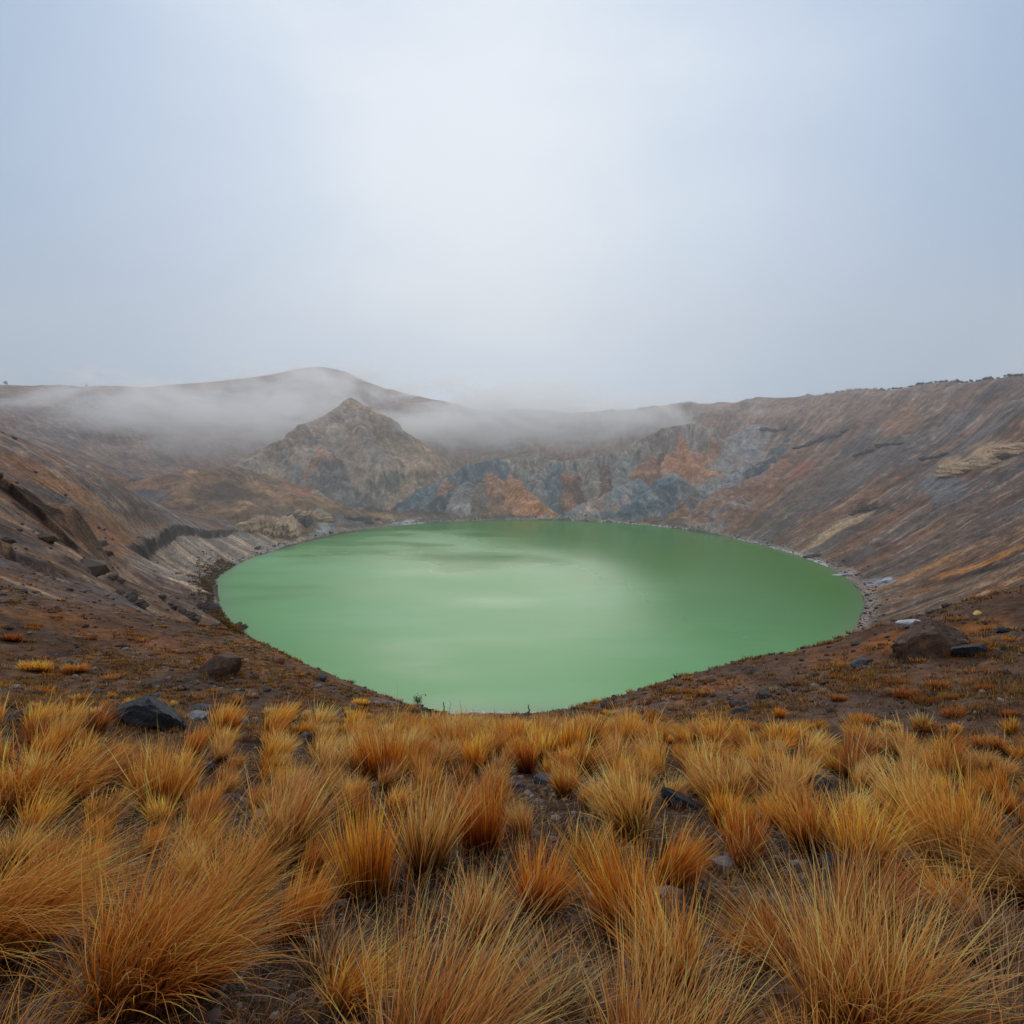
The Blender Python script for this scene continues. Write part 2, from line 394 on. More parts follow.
for k, (nm_, cr_, sl_, cc_) in enumerate(RIDGES):
    if nm_ in ('knoll', 'spur', 'ridge'):
        mk = (CL > 0) & (ri == k); base_c = KC[cc_ if nm_ != 'ridge' else ('r1', 'r2', 'r3')[k % 3]]
        if mk.any():
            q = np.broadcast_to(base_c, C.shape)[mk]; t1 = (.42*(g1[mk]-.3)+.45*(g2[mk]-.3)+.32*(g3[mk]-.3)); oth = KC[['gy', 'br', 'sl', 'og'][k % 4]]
            q = q+(oth-q)*(sstep(.05, .45, med[mk]+st2[mk]*.5)*.6)[:, None]
            q = q+(KC['gb']-q)*(np.clip(.0+sstep(4, 26, RD_[mk])*.22+fin[mk]*.4+sml[mk]*.5, 0, .75))[:, None]
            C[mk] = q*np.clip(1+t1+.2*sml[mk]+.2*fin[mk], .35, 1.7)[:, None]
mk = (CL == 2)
C[mk] *= np.clip(1+.5*(g1[mk]-.3)+.48*(g2[mk]-.3)+.3*(g3[mk]-.3), .4, 1.6)[:, None]  # same painted gully shade on the rounded hill

def tangent(px, py, hw, hh, rot):
    q = hit(px, py)
    if q is None: return None
    e = max(.5, q[1]*.012)
    gx = (height(np.array([q[0]+e, q[0]-e]), np.array([q[1]]*2))); gy = (height(np.array([q[0]]*2), np.array([q[1]+e, q[1]-e])))
    gx = (gx[0]-gx[1])/(2*e); gy = (gy[0]-gy[1])/(2*e)
    n = np.array([-gx, -gy, 1.0])
    d0 = ray(px, py)
    if np.dot(n, d0) > -.12*np.linalg.norm(n)*np.linalg.norm(d0):      # nearly edge-on: tilt a little towards the viewer
        n = np.array([0, -.45, 1.0])
    k = np.dot(n, q)
    c, s_ = math.cos(rot), math.sin(rot)
    def pt(dx, dy): d = ray(px+dx, py+dy); return (d*k/np.dot(n, d))[:2]
    a = pt(hw*c*.5, -hw*s_*.5)-q[:2]; b = pt(hh*s_*.5, hh*c*.5)-q[:2]
    J = np.array([a*2, b*2]).T
    return q, np.linalg.inv(J)
def patch(px, py, hw, hh, col, w=.8, rot=0, soft=.38, rough=.8, streak=.45):
    """rot in degrees, positive lifts the right-hand end"""
    global C
    t = tangent(px, py, hw, hh, radians(rot))
    if t is None: return
    q, Ji = t; dx = X_-q[0]; dy = Y_-q[1]
    a = Ji[0,0]*dx+Ji[0,1]*dy; b = Ji[1,0]*dx+Ji[1,1]*dy; d = np.sqrt(a*a+b*b)
    m = d < 1.9
    if not m.any(): return
    dd = d[m]+(med[m]*.6+sml[m]*.6)*rough+st3[m]*streak
    ww = (1-sstep(1-soft, 1+soft*.4, dd))*w
    C[m] = C[m]+(col-C[m])*np.clip(ww, 0, 1)[:, None]*(1-.3*np.clip(sml[m]*.8+.3, 0, 1))[:, None]
RUST = lin(146, 92, 56); ORG = lin(166, 104, 58); DRED = lin(98, 58, 40); SLATE = lin(82, 94, 102); DSL = lin(66, 74, 80); GREY = lin(128, 124, 120); TAN = lin(178, 148, 112); CRM = lin(196, 172, 138); BRN = lin(98, 74, 60); DK = lin(52, 43, 40); PALE = lin(178, 182, 190)
for a in [
 (150,498,28,13,lin(84,88,94),.8), (150,482,22,7,lin(140,100,66),.6), (200,480,24,8,lin(128,96,66),.6), (225,497,30,16,lin(92,74,62),.6),
 (300,492,17,10,lin(172,112,88),.85), (270,470,24,10,lin(138,124,106),.5), (385,480,14,20,DSL,.6,-35,.4,1.2,.9), (372,500,16,9,lin(104,100,100),.5),
 (405,445,22,12,lin(140,120,100),.4),
 (770,492,26,10,lin(132,84,54),.5,33), (800,472,14,9,lin(146,84,62),.7,30), (810,490,20,12,lin(110,88,76),.6,35), (860,470,40,14,lin(112,100,94),.6,30), (820,438,34,5,lin(84,82,84),.7,-12),
 (742,412,40,9,lin(124,98,82),.5), (900,422,24,10,lin(150,108,78),.55,20), (960,420,26,10,lin(104,100,102),.6,20), (870,445,60,6,lin(72,66,66),.65,8), (1000,405,30,9,lin(112,88,74),.5,20),
 (942,487,26,16,lin(104,106,112),.9,15), (990,455,26,14,TAN,.8,12,.5,.8), (950,462,14,6,TAN,.7,10), (880,508,26,7,DK,.85,10), (905,500,14,6,DK,.6), (842,525,40,4,CRM,.75,30), (815,545,34,3,TAN,.7,30), (860,555,40,8,lin(84,70,62),.7,25),
 (890,545,18,8,lin(84,56,44),.75,10), (935,540,60,9,lin(104,80,66),.6,18), (900,580,90,3.5,lin(176,122,66),.7,19), (985,563,60,5,lin(176,118,60),.9,20), (920,592,60,4,lin(156,108,66),.6,20), (960,577,80,2,DK,.7,20),
 (845,574,12,5,lin(176,150,132),.95,0,.3), (882,582,15,4,lin(150,154,164),.85,12,.5,1.3), (870,592,7,3,lin(130,130,136),.7,0,.5,1.3), (820,563,24,3,lin(158,144,134),.7,-22), (800,555,20,3,lin(160,150,140),.7,-20), (950,605,60,9,lin(88,76,70),.8,12),
 (1005,500,40,14,lin(98,78,66),.5,15), (1000,540,40,10,lin(92,78,70),.5,18),
 # left side
 (60,405,70,16,lin(118,108,106),.7), (130,425,70,22,lin(122,112,110),.7), (50,435,50,16,lin(104,98,98),.7), (240,410,70,22,lin(118,110,110),.6), (110,455,28,18,lin(128,112,100),.5), (175,455,40,14,lin(118,110,106),.6),
 (30,470,50,10,lin(128,88,60),.85,-25), (90,505,36,10,lin(138,100,70),.8,-30), (60,488,30,6,lin(150,108,74),.7,-28), (140,530,30,8,lin(140,108,80),.8,-20), (100,535,36,12,lin(142,94,58),.7,-10), (120,552,20,8,lin(140,90,54),.6),
 (30,505,40,14,lin(60,48,42),.9,-28), (40,540,60,14,lin(88,68,58),.7), (60,570,60,12,lin(92,72,62),.7), (30,560,24,5,DK,.7,-15),
 (185,560,36,7,CRM,.55,-18,.5,.5,.6), (200,572,28,7,lin(170,146,120),.7,-22,.5,.4,.5), (175,545,40,8,lin(128,116,112),.7,-10), (212,560,30,8,lin(138,124,118),.8,-12), (245,545,30,8,lin(118,108,106),.7), (214,585,12,7,lin(158,148,144),.8),
 (272,525,26,11,CRM,.9,0,.4,.7), (300,520,14,9,lin(128,108,88),.7), (285,512,24,6,lin(106,90,78),.7,-8), (325,528,9,8,lin(168,176,176),.9,0,.4), (320,515,8,5,lin(140,150,146),.8), (340,520,14,6,lin(108,104,106),.8), (385,516,18,4,lin(176,130,70),.7,-8), (360,522,16,5,lin(108,106,112),.8), (405,522,14,3,lin(176,182,190),.8,10),
 (185,600,34,16,lin(84,66,56),.85,-25), (125,585,40,9,lin(74,58,50),.7,-15), (90,572,26,5,DK,.7,12), (200,625,30,12,lin(108,84,66),.6,-30),
 (70,600,60,12,lin(94,80,74),.7,-8), (240,615,14,16,lin(112,88,46),.85,-40), (256,645,10,12,lin(104,84,40),.85,-50), (225,595,14,6,lin(66,54,40),.8,-35),
]: patch(*a)

def dark_line(line, wdt, col, w):
    for A, B in zip(line[:-1], line[1:]):
        A = np.array(at(*A)); B = np.array(at(*B)); ab = (B-A)[:2]; t = np.clip(((X_-A[0])*ab[0]+(Y_-A[1])*ab[1])/(ab@ab), 0, 1)
        d = np.hypot(X_-A[0]-t*ab[0], Y_-A[1]-t*ab[1])+sml*wdt*.7+fin*wdt*.5; k = (d < wdt*1.6) & (CL == 0)
        C[k] = C[k]+(col-C[k])*((1-sstep(wdt*.5, wdt*1.5, d[k]))*w)[:, None]
# pale striped bank between the bench and the left shore, dark edge of the bench, old footpath
bk = (X_ < -60) & (X_ > -175) & (Y_ > 188) & (Y_ < 330) & (CL == 0)
wb = sstep(1, 4, S_)*(1-sstep(17, 24, S_+sml*2))*bk
C = mixc(C, lin(140, 126, 116), wb*.75); C = mixc(C, lin(190, 160, 128), wb*sstep(.0, .35, st2+st1*.4)*.7); C = mixc(C, lin(104, 90, 82), wb*sstep(.05, .4, -st2)*.5)
dark_line([(131,553,194),(150,544,214),(190,535,245),(236,529,283)], 1.1, lin(44, 38, 36), .85)
dark_line([(45,577,92),(80,566,110),(115,553,150),(132,548,185)], .8, lin(128, 108, 94), .7)
dark_line([(60,588,80),(100,597,90),(125,610,92)], .5, lin(132, 110, 94), .5)
near = 1-sstep(60, 120, R_)
# grassy rusty cast on the middle slopes, grey gravelly flats, dark stains
gt = sstep(-.05, .35, fbm(X_/3.2, Y_/3.2, 4, 301)+fbm(X_/13, Y_/13, 2, 305)*.7)
near2 = (1-sstep(46, 75, R_))
C = mixc(C, lin(92, 66, 48), near2*.85)
C = mixc(C, lin(108, 90, 78), near2*sstep(0, .4, -sml+fin*.5)*.45)
C = mixc(C, lin(124, 88, 58), near2*gt*sstep(10, 20, R_)*.45)
C = mixc(C, lin(66, 50, 44), near2*sstep(.1, .45, fin+sml*.5)*.6)
C = mixc(C, lin(58, 42, 31), (1-sstep(9, 24, R_))*.85)
C = mixc(C, lin(132, 118, 110), near2*sstep(.25, .6, mic)*.4*(1-sstep(12,20,R_)))
for a in [(150,640,120,12,lin(132,84,50),.4,-12), (60,622,60,14,lin(138,90,48),.4,-15), (270,672,60,9,lin(128,88,62),.4,-25), (180,690,90,16,lin(92,72,60),.7,-5), (60,700,50,9,lin(104,90,84),.6),
          (380,700,50,8,lin(104,88,82),.6,-15), (700,690,90,8,lin(124,76,46),.4,14), (830,660,70,10,lin(132,80,44),.45,14), (980,625,40,9,lin(170,106,48),.5,8), (850,705,110,18,lin(86,68,58),.6,5), (960,690,70,18,lin(80,62,52),.6,5), (640,705,60,6,lin(112,100,98),.6,8),
          (905,640,40,8,lin(160,98,50),.6)]: patch(*a)
# pale wet rim of the lake
sh = sstep(-1, .8, s)*(1-sstep(1.6, 5.5, s+sml*3))*sstep(150, 200, R_)
C = mixc(C, lin(150, 138, 130), sh*.7)
C = mixc(C, lin(60, 64, 52), (1-sstep(-.6, .4, s))*.9)
tone = 1+.36*med+.38*sml+.30*fin
C = np.clip(C*tone[..., None], .008, .8)
LUM = C.mean(-1, keepdims=True); C = np.clip((LUM+(C-LUM)*(1.08-.1*sstep(120, 220, R_))[..., None])*1.17, .008, .8)  # far land desaturated in its own colour to imitate haze

RS = np.stack([u+w1, sr, Z_*0+CL*50], -1)
# faces by region
idx = (np.arange(nR-1)[:, None]*nA+np.arange(nA-1)[None])
quads = np.stack([idx, idx+1, idx+nA+1, idx+nA], -1).reshape(-1, 4)
# close the ring behind the camera
ring = np.arange(nR-1)*nA
quads = np.concatenate([quads, np.stack([ring+nA-1, ring, ring+nA, ring+2*nA-1], -1)])
Zf = V[:, 2]; below = (Zf[quads] < LAKE_Z-2.5).all(1)
clv = CL.ravel(); sv = S_.ravel(); Rv = R_.ravel(); Yv = Y_.ravel(); Xv = X_.ravel()
brow = (Rv < 62) | ((Xv < -8) & (Rv < 150+Xv*0) & (sv > 14)) | (Yv < 15)
q0 = quads[:, 0]
reg = np.where(clv[q0] > 0, clv[q0], np.where(brow[q0], 0, 5)); reg[below] = 6
m = NT('scree_and_soil')
ca = m.n('ShaderNodeAttribute', attribute_name='Col'); rs = m.n('ShaderNodeAttribute', attribute_name='rs'); geo = m.n('ShaderNodeNewGeometry')
stv = m.mapping(rs.outputs['Vector'], (1.0, .06, .06))
n1 = m.noise(stv, .9, 6, .62, .08); n2 = m.noise(geo.outputs['Position'], 1.6, 8, .68); n3 = m.noise(geo.outputs['Position'], 22, 6, .65)
f1 = m.mapr(n1, .3, .7, .6, 1.4); f2 = m.mapr(n2, .3, .7, .5, 1.5); f3 = m.math('MULTIPLY', m.mapr(n3, .25, .75, .7, 1.3), m.mapr(m.noise(geo.outputs['Position'], .33, 6, .7), .3, .7, .7, 1.3))
ff = m.math('MULTIPLY', m.math('MULTIPLY', f1, f2), f3)
vm = m.n('ShaderNodeVectorMath', operation='SCALE'); m.l(ca.outputs['Color'], vm.inputs[0]); m.l(ff, vm.inputs['Scale'])
hgt = m.math('ADD', m.math('MULTIPLY', n1, .5), m.math('MULTIPLY', n2, 1.0))
b1 = m.n('ShaderNodeBump'); m.l(n3, b1.inputs['Height']); b1.inputs['Strength'].default_value = .6; b1.inputs['Distance'].default_value = .03
b2 = m.n('ShaderNodeBump'); m.l(hgt, b2.inputs['Height']); b2.inputs['Strength'].default_value = .7; b2.inputs['Distance'].default_value = .9; m.l(b1.outputs[0], b2.inputs['Normal'])
bs = m.bsdf(vm.outputs[0], .92, .15, b2.outputs[0]); m.l(bs.outputs[0], m.out.inputs[0])
M_LAND = m.m
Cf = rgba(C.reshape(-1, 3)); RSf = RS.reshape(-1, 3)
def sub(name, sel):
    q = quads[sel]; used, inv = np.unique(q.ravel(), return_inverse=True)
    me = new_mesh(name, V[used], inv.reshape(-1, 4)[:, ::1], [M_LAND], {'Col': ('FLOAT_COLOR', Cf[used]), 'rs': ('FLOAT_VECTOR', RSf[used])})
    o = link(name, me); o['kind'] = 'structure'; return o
for i, nm in enumerate(['hillside', 'rocky_ridge', 'hill', 'badland_hills', 'scree_mounds', 'crater_wall', 'lake_bed']):
    if (reg == i).any():
        o = sub(nm, reg == i)
        o['label'] = ['brown grassy hillside sloping down from the camera to the lake', 'grey rocky ridge under the drifting cloud beyond the left shore', 'brown rounded hill between ridge and left shore',
                      'rust and slate coloured badland hills on the far shore', 'blue grey scree mounds at the far shore', 'streaked brown crater wall around the green lake', 'pale bed of the lake under the water'][i]

# ------------------------------------------------------------------ lake surface
tt = np.linspace(-np.pi, np.pi, 361)[:-1]; rad_l = np.interp(tt, _tg, _rg)+5
rings = np.linspace(0, 1, 60)[1:]
LV = [(LC[0], LC[1], LAKE_Z)]
for q in rings: LV += [(LC[0]+r*q*math.cos(t), LC[1]+r*q*math.sin(t), LAKE_Z) for t, r in zip(tt, rad_l)]
LV = np.array(LV); LF = []
for i in range(360): LF.append((0, 1+i, 1+(i+1) % 360, 0))
lq = []
for k in range(len(rings)-1):
    a = 1+k*360+np.arange(360); b = 1+k*360+(np.arange(360)+1) % 360
    lq.append(np.stack([a, a+360, b+360, b], -1))
me = bpy.data.meshes.new('lake'); me.from_pydata(LV.tolist(), [], [f[:3] for f in LF]+np.concatenate(lq).tolist()); me.update()
ths, ss = polar(LV[:, 0], LV[:, 1]); ss[0] = -125
at_ = me.attributes.new('shore', 'FLOAT', 'POINT'); at_.data.foreach_set('value', ss.astype(np.float32))
m = NT('milky_green_water')
geo = m.n('ShaderNodeNewGeometry'); sha = m.n('ShaderNodeAttribute', attribute_name='shore')
pv = m.mapping(geo.outputs['Position'], (.010, .022, 0)); n1 = m.noise(pv, 1.0, 3, .4, .15)
pv2 = m.mapping(geo.outputs['Position'], (.028, .075, 0)); n2 = m.noise(pv2, 1.0, 3, .45, .1)
sep = m.n('ShaderNodeSeparateXYZ'); m.l(geo.outputs['Position'], sep.inputs[0])
xw = m.math('ADD', sep.outputs[0], m.math('MULTIPLY', m.math('SUBTRACT', n1, .5), 260)); xw = m.math('ADD', xw, m.math('MULTIPLY', m.math('SUBTRACT', n2, .5), 90)); xx = m.mapr(xw, 0, 110, 0, 1); 
# milky swirls plus painted reflections: dark wall right and far, pale sky mid-lake
milk_refl = m.math('ADD', m.mapr(n1, .1, .9, -.75, .75), m.mapr(n2, .1, .9, -.3, .3))
milk_refl = m.math('ADD', milk_refl, m.mapr(sep.outputs[1], 215, 340, .85, .1))
milk_refl = m.math('SUBTRACT', milk_refl, m.math('MULTIPLY', xx, m.mapr(sep.outputs[1], 120, 190, .1, 1.0)))
mm_ = m.n('ShaderNodeMapRange', interpolation_type='SMOOTHERSTEP'); m.l(milk_refl, mm_.inputs[0]); mm_.inputs[1].default_value = -.1; mm_.inputs[2].default_value = 1.1; milk_refl = mm_.outputs[0]
edge = m.mapr(sha.outputs['Fac'], -7, 2, 0, 1)
c1 = m.mix(milk_refl, (.066, .225, .034), (.135, .375, .130))
pv3 = m.mapping(geo.outputs['Position'], (.012, .040, 0)); n4 = m.noise(pv3, 1.0, 4, .5, .15)
pl = m.math('MULTIPLY', m.mapr(n4, .46, .74, 0, .75), milk_refl); c1 = m.mix(pl, c1, (.185, .425, .20))
c2 = m.mix(m.math('MULTIPLY', edge, .55), c1, (.17, .20, .13))
w = m.noise(m.mapping(geo.outputs['Position'], (.5, 1.1, 1)), 1.6, 7, .7)
b = m.bsdf(c2, m.mapr(milk_refl, 0, 1, .14, .45), .3, m.bump(w, .16, .22)); b.inputs['IOR'].default_value = 1.33
m.l(b.outputs[0], m.out.inputs[0]); me.materials.append(m.m)
lake = link('lake', me); tag(lake, 'milky green crater lake filling the crater floor', kind='structure')
for p in me.polygons: p.use_smooth = True

# white mineral crust along the near shore
def crust():
    vs = []; fs = []
    for (pa, pb, nn) in [((448,714),(556,712),300), ((395,522),(418,521),60), ((560,519.5),(700,530),160), ((735,538),(830,567),150)]:
        for i in range(nn):
            t = RNG.random(); px = pa[0]+(pb[0]-pa[0])*t; py = pa[1]+(pb[1]-pa[1])*t
            q = on_plane(px, py, LAKE_Z); th, _ = polar(np.array([q[0]]), np.array([q[1]])); r = np.interp(th[0], _tg, _rg)+RNG.normal(.6, .5)
            x = LC[0]+r*math.cos(th[0]); y = LC[1]+r*math.sin(th[0]); z = max(LAKE_Z, float(height(np.array([x]), np.array([y]))[0]))
            n = len(vs); k = 6; R = RNG.uniform(.15, .6)*(1 if nn == 300 else 1.1)
            vs.append((x, y, z+RNG.uniform(.12, .35)))
            for j in range(k):
                a = j/k*6.283+RNG.random()*.5; q2 = R*RNG.uniform(.7, 1.3); vs.append((x+math.cos(a)*q2*1.6, y+math.sin(a)*q2, z-.1))
            for j in range(k): fs.append((n, n+1+j, n+1+(j+1) % k))
    return vs, fs
vs, fs = crust()
m = NT('salt_crust'); g = m.n('ShaderNodeNewGeometry'); nn_ = m.noise(g.outputs['Position'], 2.0, 4)
m.l(m.bsdf(m.mix(nn_, (.45, .43, .42), (.8, .8, .8)), .8, .2).outputs[0], m.out.inputs[0])
tag(link('salt_crust', new_mesh('salt_crust', vs, fs, [m.m], smooth=False)), 'white mineral crust in a thin line along the lake shore', 'mineral crust', kind='stuff')

# ------------------------------------------------------------------ sky, sun, camera
SUN_EL = radians(27.5); SUN_AZ = radians(-2.5)          # azimuth east of +Y
w = bpy.data.worlds.new('World'); SC.world = w; w.use_nodes = True; t = w.node_tree; t.nodes.clear()
out = t.nodes.new('ShaderNodeOutputWorld'); bg = t.nodes.new('ShaderNodeBackground')
sky = t.nodes.new('ShaderNodeTexSky'); sky.sky_type = 'NISHITA'; sky.sun_disc = False; sky.sun_elevation = SUN_EL; sky.sun_rotation = SUN_AZ
sky.air_density = 1.2; sky.dust_density = 3.0; sky.altitude = 2500
tc = t.nodes.new('ShaderNodeTexCoord'); nrm = t.nodes.new('ShaderNodeVectorMath'); nrm.operation = 'NORMALIZE'; t.links.new(tc.outputs['Generated'], nrm.inputs[0])
dot = t.nodes.new('ShaderNodeVectorMath'); dot.operation = 'DOT_PRODUCT'; t.links.new(nrm.outputs[0], dot.inputs[0])
gd = np.array([math.sin(SUN_AZ)*math.cos(SUN_EL), math.cos(SUN_AZ)*math.cos(SUN_EL), math.sin(SUN_EL)]); dot.inputs[1].default_value = tuple(gd)
noi = t.nodes.new('ShaderNodeTexNoise'); mp = t.nodes.new('ShaderNodeMapping'); mp.inputs['Scale'].default_value = (1.0, 1.0, 2.2); t.links.new(nrm.outputs[0], mp.inputs[0]); t.links.new(mp.outputs[0], noi.inputs['Vector'])
noi.inputs['Scale'].default_value = 1.6; noi.inputs['Detail'].default_value = 5; noi.inputs['Roughness'].default_value = .5; noi.inputs['Distortion'].default_value = .3
ad = t.nodes.new('ShaderNodeMath'); ad.operation = 'MULTIPLY_ADD'; t.links.new(noi.outputs['Fac'], ad.inputs[0]); ad.inputs[1].default_value = .15; sb_ = t.nodes.new('ShaderNodeMath'); sb_.operation = 'SUBTRACT'; t.links.new(dot.outputs['Value'], sb_.inputs[0]); sb_.inputs[1].default_value = .08; t.links.new(sb_.outputs[0], ad.inputs[2])
mr = t.nodes.new('ShaderNodeValToRGB'); t.links.new(ad.outputs[0], mr.inputs[0])
cr = mr.color_ramp; cr.elements[0].position = 0.0; cr.elements[0].color = (.70, .72, .76, 1); cr.elements[1].position = 1.0; cr.elements[1].color = (.83, .89, .975, 1)
SKYK = [(.42, (.68, .72, .78)), (.60, (.36, .48, .64)), (.72, (.30, .435, .62)), (.82, (.40, .525, .71)), (.90, (.54, .65, .82)), (.955, (.67, .77, .91))]
for p_, c_ in SKYK:
    e = cr.elements.new(min(p_, .999)); e.color = (*c_, 1)
mixs = t.nodes.new('ShaderNodeMix'); mixs.data_type = 'RGBA'; mixs.inputs[0].default_value = .94
scl = t.nodes.new('ShaderNodeVectorMath'); scl.operation = 'SCALE'; scl.inputs['Scale'].default_value = .09; t.links.new(sky.outputs[0], scl.inputs[0])
t.links.new(scl.outputs[0], mixs.inputs[6]); t.links.new(mr.outputs[0], mixs.inputs[7])
t.links.new(mixs.outputs[2], bg.inputs[0]); bg.inputs[1].default_value = 1.0; t.links.new(bg.outputs[0], out.inputs[0])
sun = bpy.data.lights.new('sun', 'SUN'); sun.energy = 1.5; sun.angle = radians(30); sun.color = (1, .965, .92)
so = bpy.data.objects.new('sun', sun); COL.objects.link(so)
from mathutils import Vector
so.rotation_euler = Vector(tuple(-gd)).to_track_quat('-Z', 'Y').to_euler(); so.location = (0, 0, 80)
cam = bpy.data.cameras.new('camera'); co = bpy.data.objects.new('camera', cam); COL.objects.link(co)
cam.sensor_width = 36; cam.lens = F/1024*36; cam.clip_end = 20000; cam.clip_start = .05
co.rotation_euler = (radians(90)-PITCH, 0, 0); co.location = (0, 0, 0); SC.camera = co
SC.view_settings.view_transform = 'Standard'; SC.view_settings.look = 'None'; SC.view_settings.exposure = 0
SC.cycles.use_denoising = True
SC.cycles.max_bounces = 6; SC.cycles.diffuse_bounces = 3; SC.cycles.glossy_bounces = 2; SC.cycles.transmission_bounces = 3; SC.cycles.transparent_max_bounces = 8
# ------------------------------------------------------------------ haze over the crater and the cloud dragging over the far rim
def box(name, x0, x1, y0, y1, z0, z1, mat):
    v = [(x, y, z) for z in (z0, z1) for y in (y0, y1) for x in (x0, x1)]
    f = [(0,2,3,1), (4,5,7,6), (0,1,5,4), (2,6,7,3), (0,4,6,2), (1,3,7,5)]
    return link(name, new_mesh(name, v, f, [mat], smooth=False))
m = NT('thin_haze')
vs_ = m.n('ShaderNodeVolumeScatter'); vs_.inputs['Color'].default_value = (.88, .91, 1.0, 1); vs_.inputs['Density'].default_value = .0008; vs_.inputs['Anisotropy'].default_value = .2
m.l(vs_.outputs[0], m.out.inputs['Volume'])
hz_ = box('haze', -1600, 1600, 140, 1050, -75, 210, m.m); tag(hz_, 'thin grey haze hanging in the crater', kind='structure')

m = NT('drifting_cloud')
geo = m.n('ShaderNodeNewGeometry'); pos = geo.outputs['Position']
sep = m.n('ShaderNodeSeparateXYZ'); m.l(pos, sep.inputs[0]); X, Y, Z = sep.outputs
a1 = m.noise(m.mapping(pos, (.0095, .008, .022)), 1.0, 5, .62, 1.3)
a2 = m.noise(m.mapping(pos, (.028, .014, .05)), 1.0, 5, .65, 1.2)
def blob(cx, cy, cz, rx, ry, rz):
    s_ = m.n('ShaderNodeVectorMath', operation='SUBTRACT'); m.l(pos, s_.inputs[0]); s_.inputs[1].default_value = (cx, cy, cz)
    d_ = m.n('ShaderNodeVectorMath', operation='DIVIDE'); m.l(s_.outputs[0], d_.inputs[0]); d_.inputs[1].default_value = (rx, ry, rz)
    l_ = m.n('ShaderNodeVectorMath', operation='LENGTH'); m.l(d_.outputs[0], l_.inputs[0])
    return m.mapr(l_.outputs['Value'], 0, 1, 1, 0)
def P3(px, py, Y_): return tuple(at(px, py, Y_))
tot = None
for (px, py, Yc, rx, ry, rz, wt) in BLOBS:
    c_ = P3(px, py, Yc); b_ = m.math('MULTIPLY', blob(*c_, rx, ry, rz), wt); tot = b_ if tot is None else m.math('ADD', tot, b_)
dn = m.math('ADD', m.mapr(a1, .3, .7, -.55, .55), m.mapr(a2, .3, .7, -.3, .3))
dn = m.math('MULTIPLY', m.math('MAXIMUM', m.math('ADD', m.math('MULTIPLY', tot, 1.25), m.math('SUBTRACT', m.math('MULTIPLY', dn, 2.0), .22)), 0), m.math('MINIMUM', m.math('MULTIPLY', tot, 4), 1))
dens = m.math('MULTIPLY', dn, CLOUD_D)
vs_ = m.n('ShaderNodeVolumeScatter'); vs_.inputs['Color'].default_value = (.92, .95, 1.0, 1); m.l(dens, vs_.inputs['Density']); vs_.inputs['Anisotropy'].default_value = .3
m.l(vs_.outputs[0], m.out.inputs['Volume'])
cl_ = box('drifting_cloud', -560, 430, 330, 900, -40, 190, m.m); tag(cl_, 'low grey cloud dragging over the far crater rim', kind='structure')
SC.cycles.volume_bounces = 4; SC.cycles.volume_step_rate = 1.0; SC.cycles.volume_max_steps = 96; SC.cycles.volume_preview_step_rate = 1.0
m.m.cycles.volume_step_rate = 1.0
# ------------------------------------------------------------------ rocks
def ico(sub):
    import bmesh
    bm = bmesh.new(); bmesh.ops.create_icosphere(bm, subdivisions=sub, radius=1.0)
    v = np.array([q.co[:] for q in bm.verts]); f = np.array([[q.index for q in p.verts] for p in bm.faces]); bm.free(); return v, f
ICO = {k: ico(k) for k in (1, 2, 3, 4, 5)}
def n3(v, sc, seed): return (fbm(v[:,0]*sc+seed, v[:,1]*sc+v[:,2]*.7*sc, 3, seed)+fbm(v[:,1]*sc-seed, v[:,2]*sc+v[:,0]*.6*sc, 3, seed+3))*.5
def rock_mesh(seed, sx, sy, sz, sub=4, cuts=11, layered=0, rough=1.0, peak=0):
    g = np.random.default_rng(seed); v, f = ICO[sub]; v = v.copy()
    v *= (1+.22*n3(v, 1.3, seed))[:, None]
    for i in range(cuts):
        d = g.normal(size=3); d /= np.linalg.norm(d)
        if i == 0: d = np.array([.15*g.normal(), .15*g.normal(), 1]); d /= np.linalg.norm(d)
        h = g.uniform(.52, .86); k = v@d; m_ = k > h; v[m_] -= np.outer(k[m_]-h, d)*.96
    v *= (1+rough*(.05*n3(v, 4, seed+9)+.025*n3(v, 11, seed+5)))[:, None]
    if layered: v[:, :2] *= (1+.05*layered*np.sign(np.sin(v[:,2]*16+2*n3(v, 2, seed+1))))[:, None]
    if peak: k = np.clip((v[:,2]+.3)/1.2, 0, 1); v[:,0] = v[:,0]*(1-peak*k)+.12*k; v[:,1] *= 1-peak*.6*k
    v = v*np.array([sx, sy, sz])
    return v, f
def mat_rock(name, ca, cb, spec=.4, rough=.6, lichen=None, scale=2.6, bumpd=.07):
    m = NT(name); tc = m.n('ShaderNodeTexCoord'); p = tc.outputs['Object']
    a = m.noise(p, scale, 8, .65, .5); b = m.noise(p, scale*7, 6, .7)
    col = m.mix(m.mapr(a, .35, .65, 0, 1), ca, cb)
    if lichen is not None: col = m.mix(m.mapr(m.noise(p, scale*1.7, 5, .6, 1.0), .56, .68, 0, .75), col, lichen)
    vm = m.n('ShaderNodeVectorMath', operation='SCALE'); m.l(col, vm.inputs[0]); m.l(m.mapr(b, .2, .8, .55, 1.45), vm.inputs['Scale'])
    h = m.math('ADD', m.math('MULTIPLY', a, 2.0), b)
    bs = m.bsdf(vm.outputs[0], rough, spec, m.bump(h, .8, bumpd)); m.l(bs.outputs[0], m.out.inputs[0]); return m.m
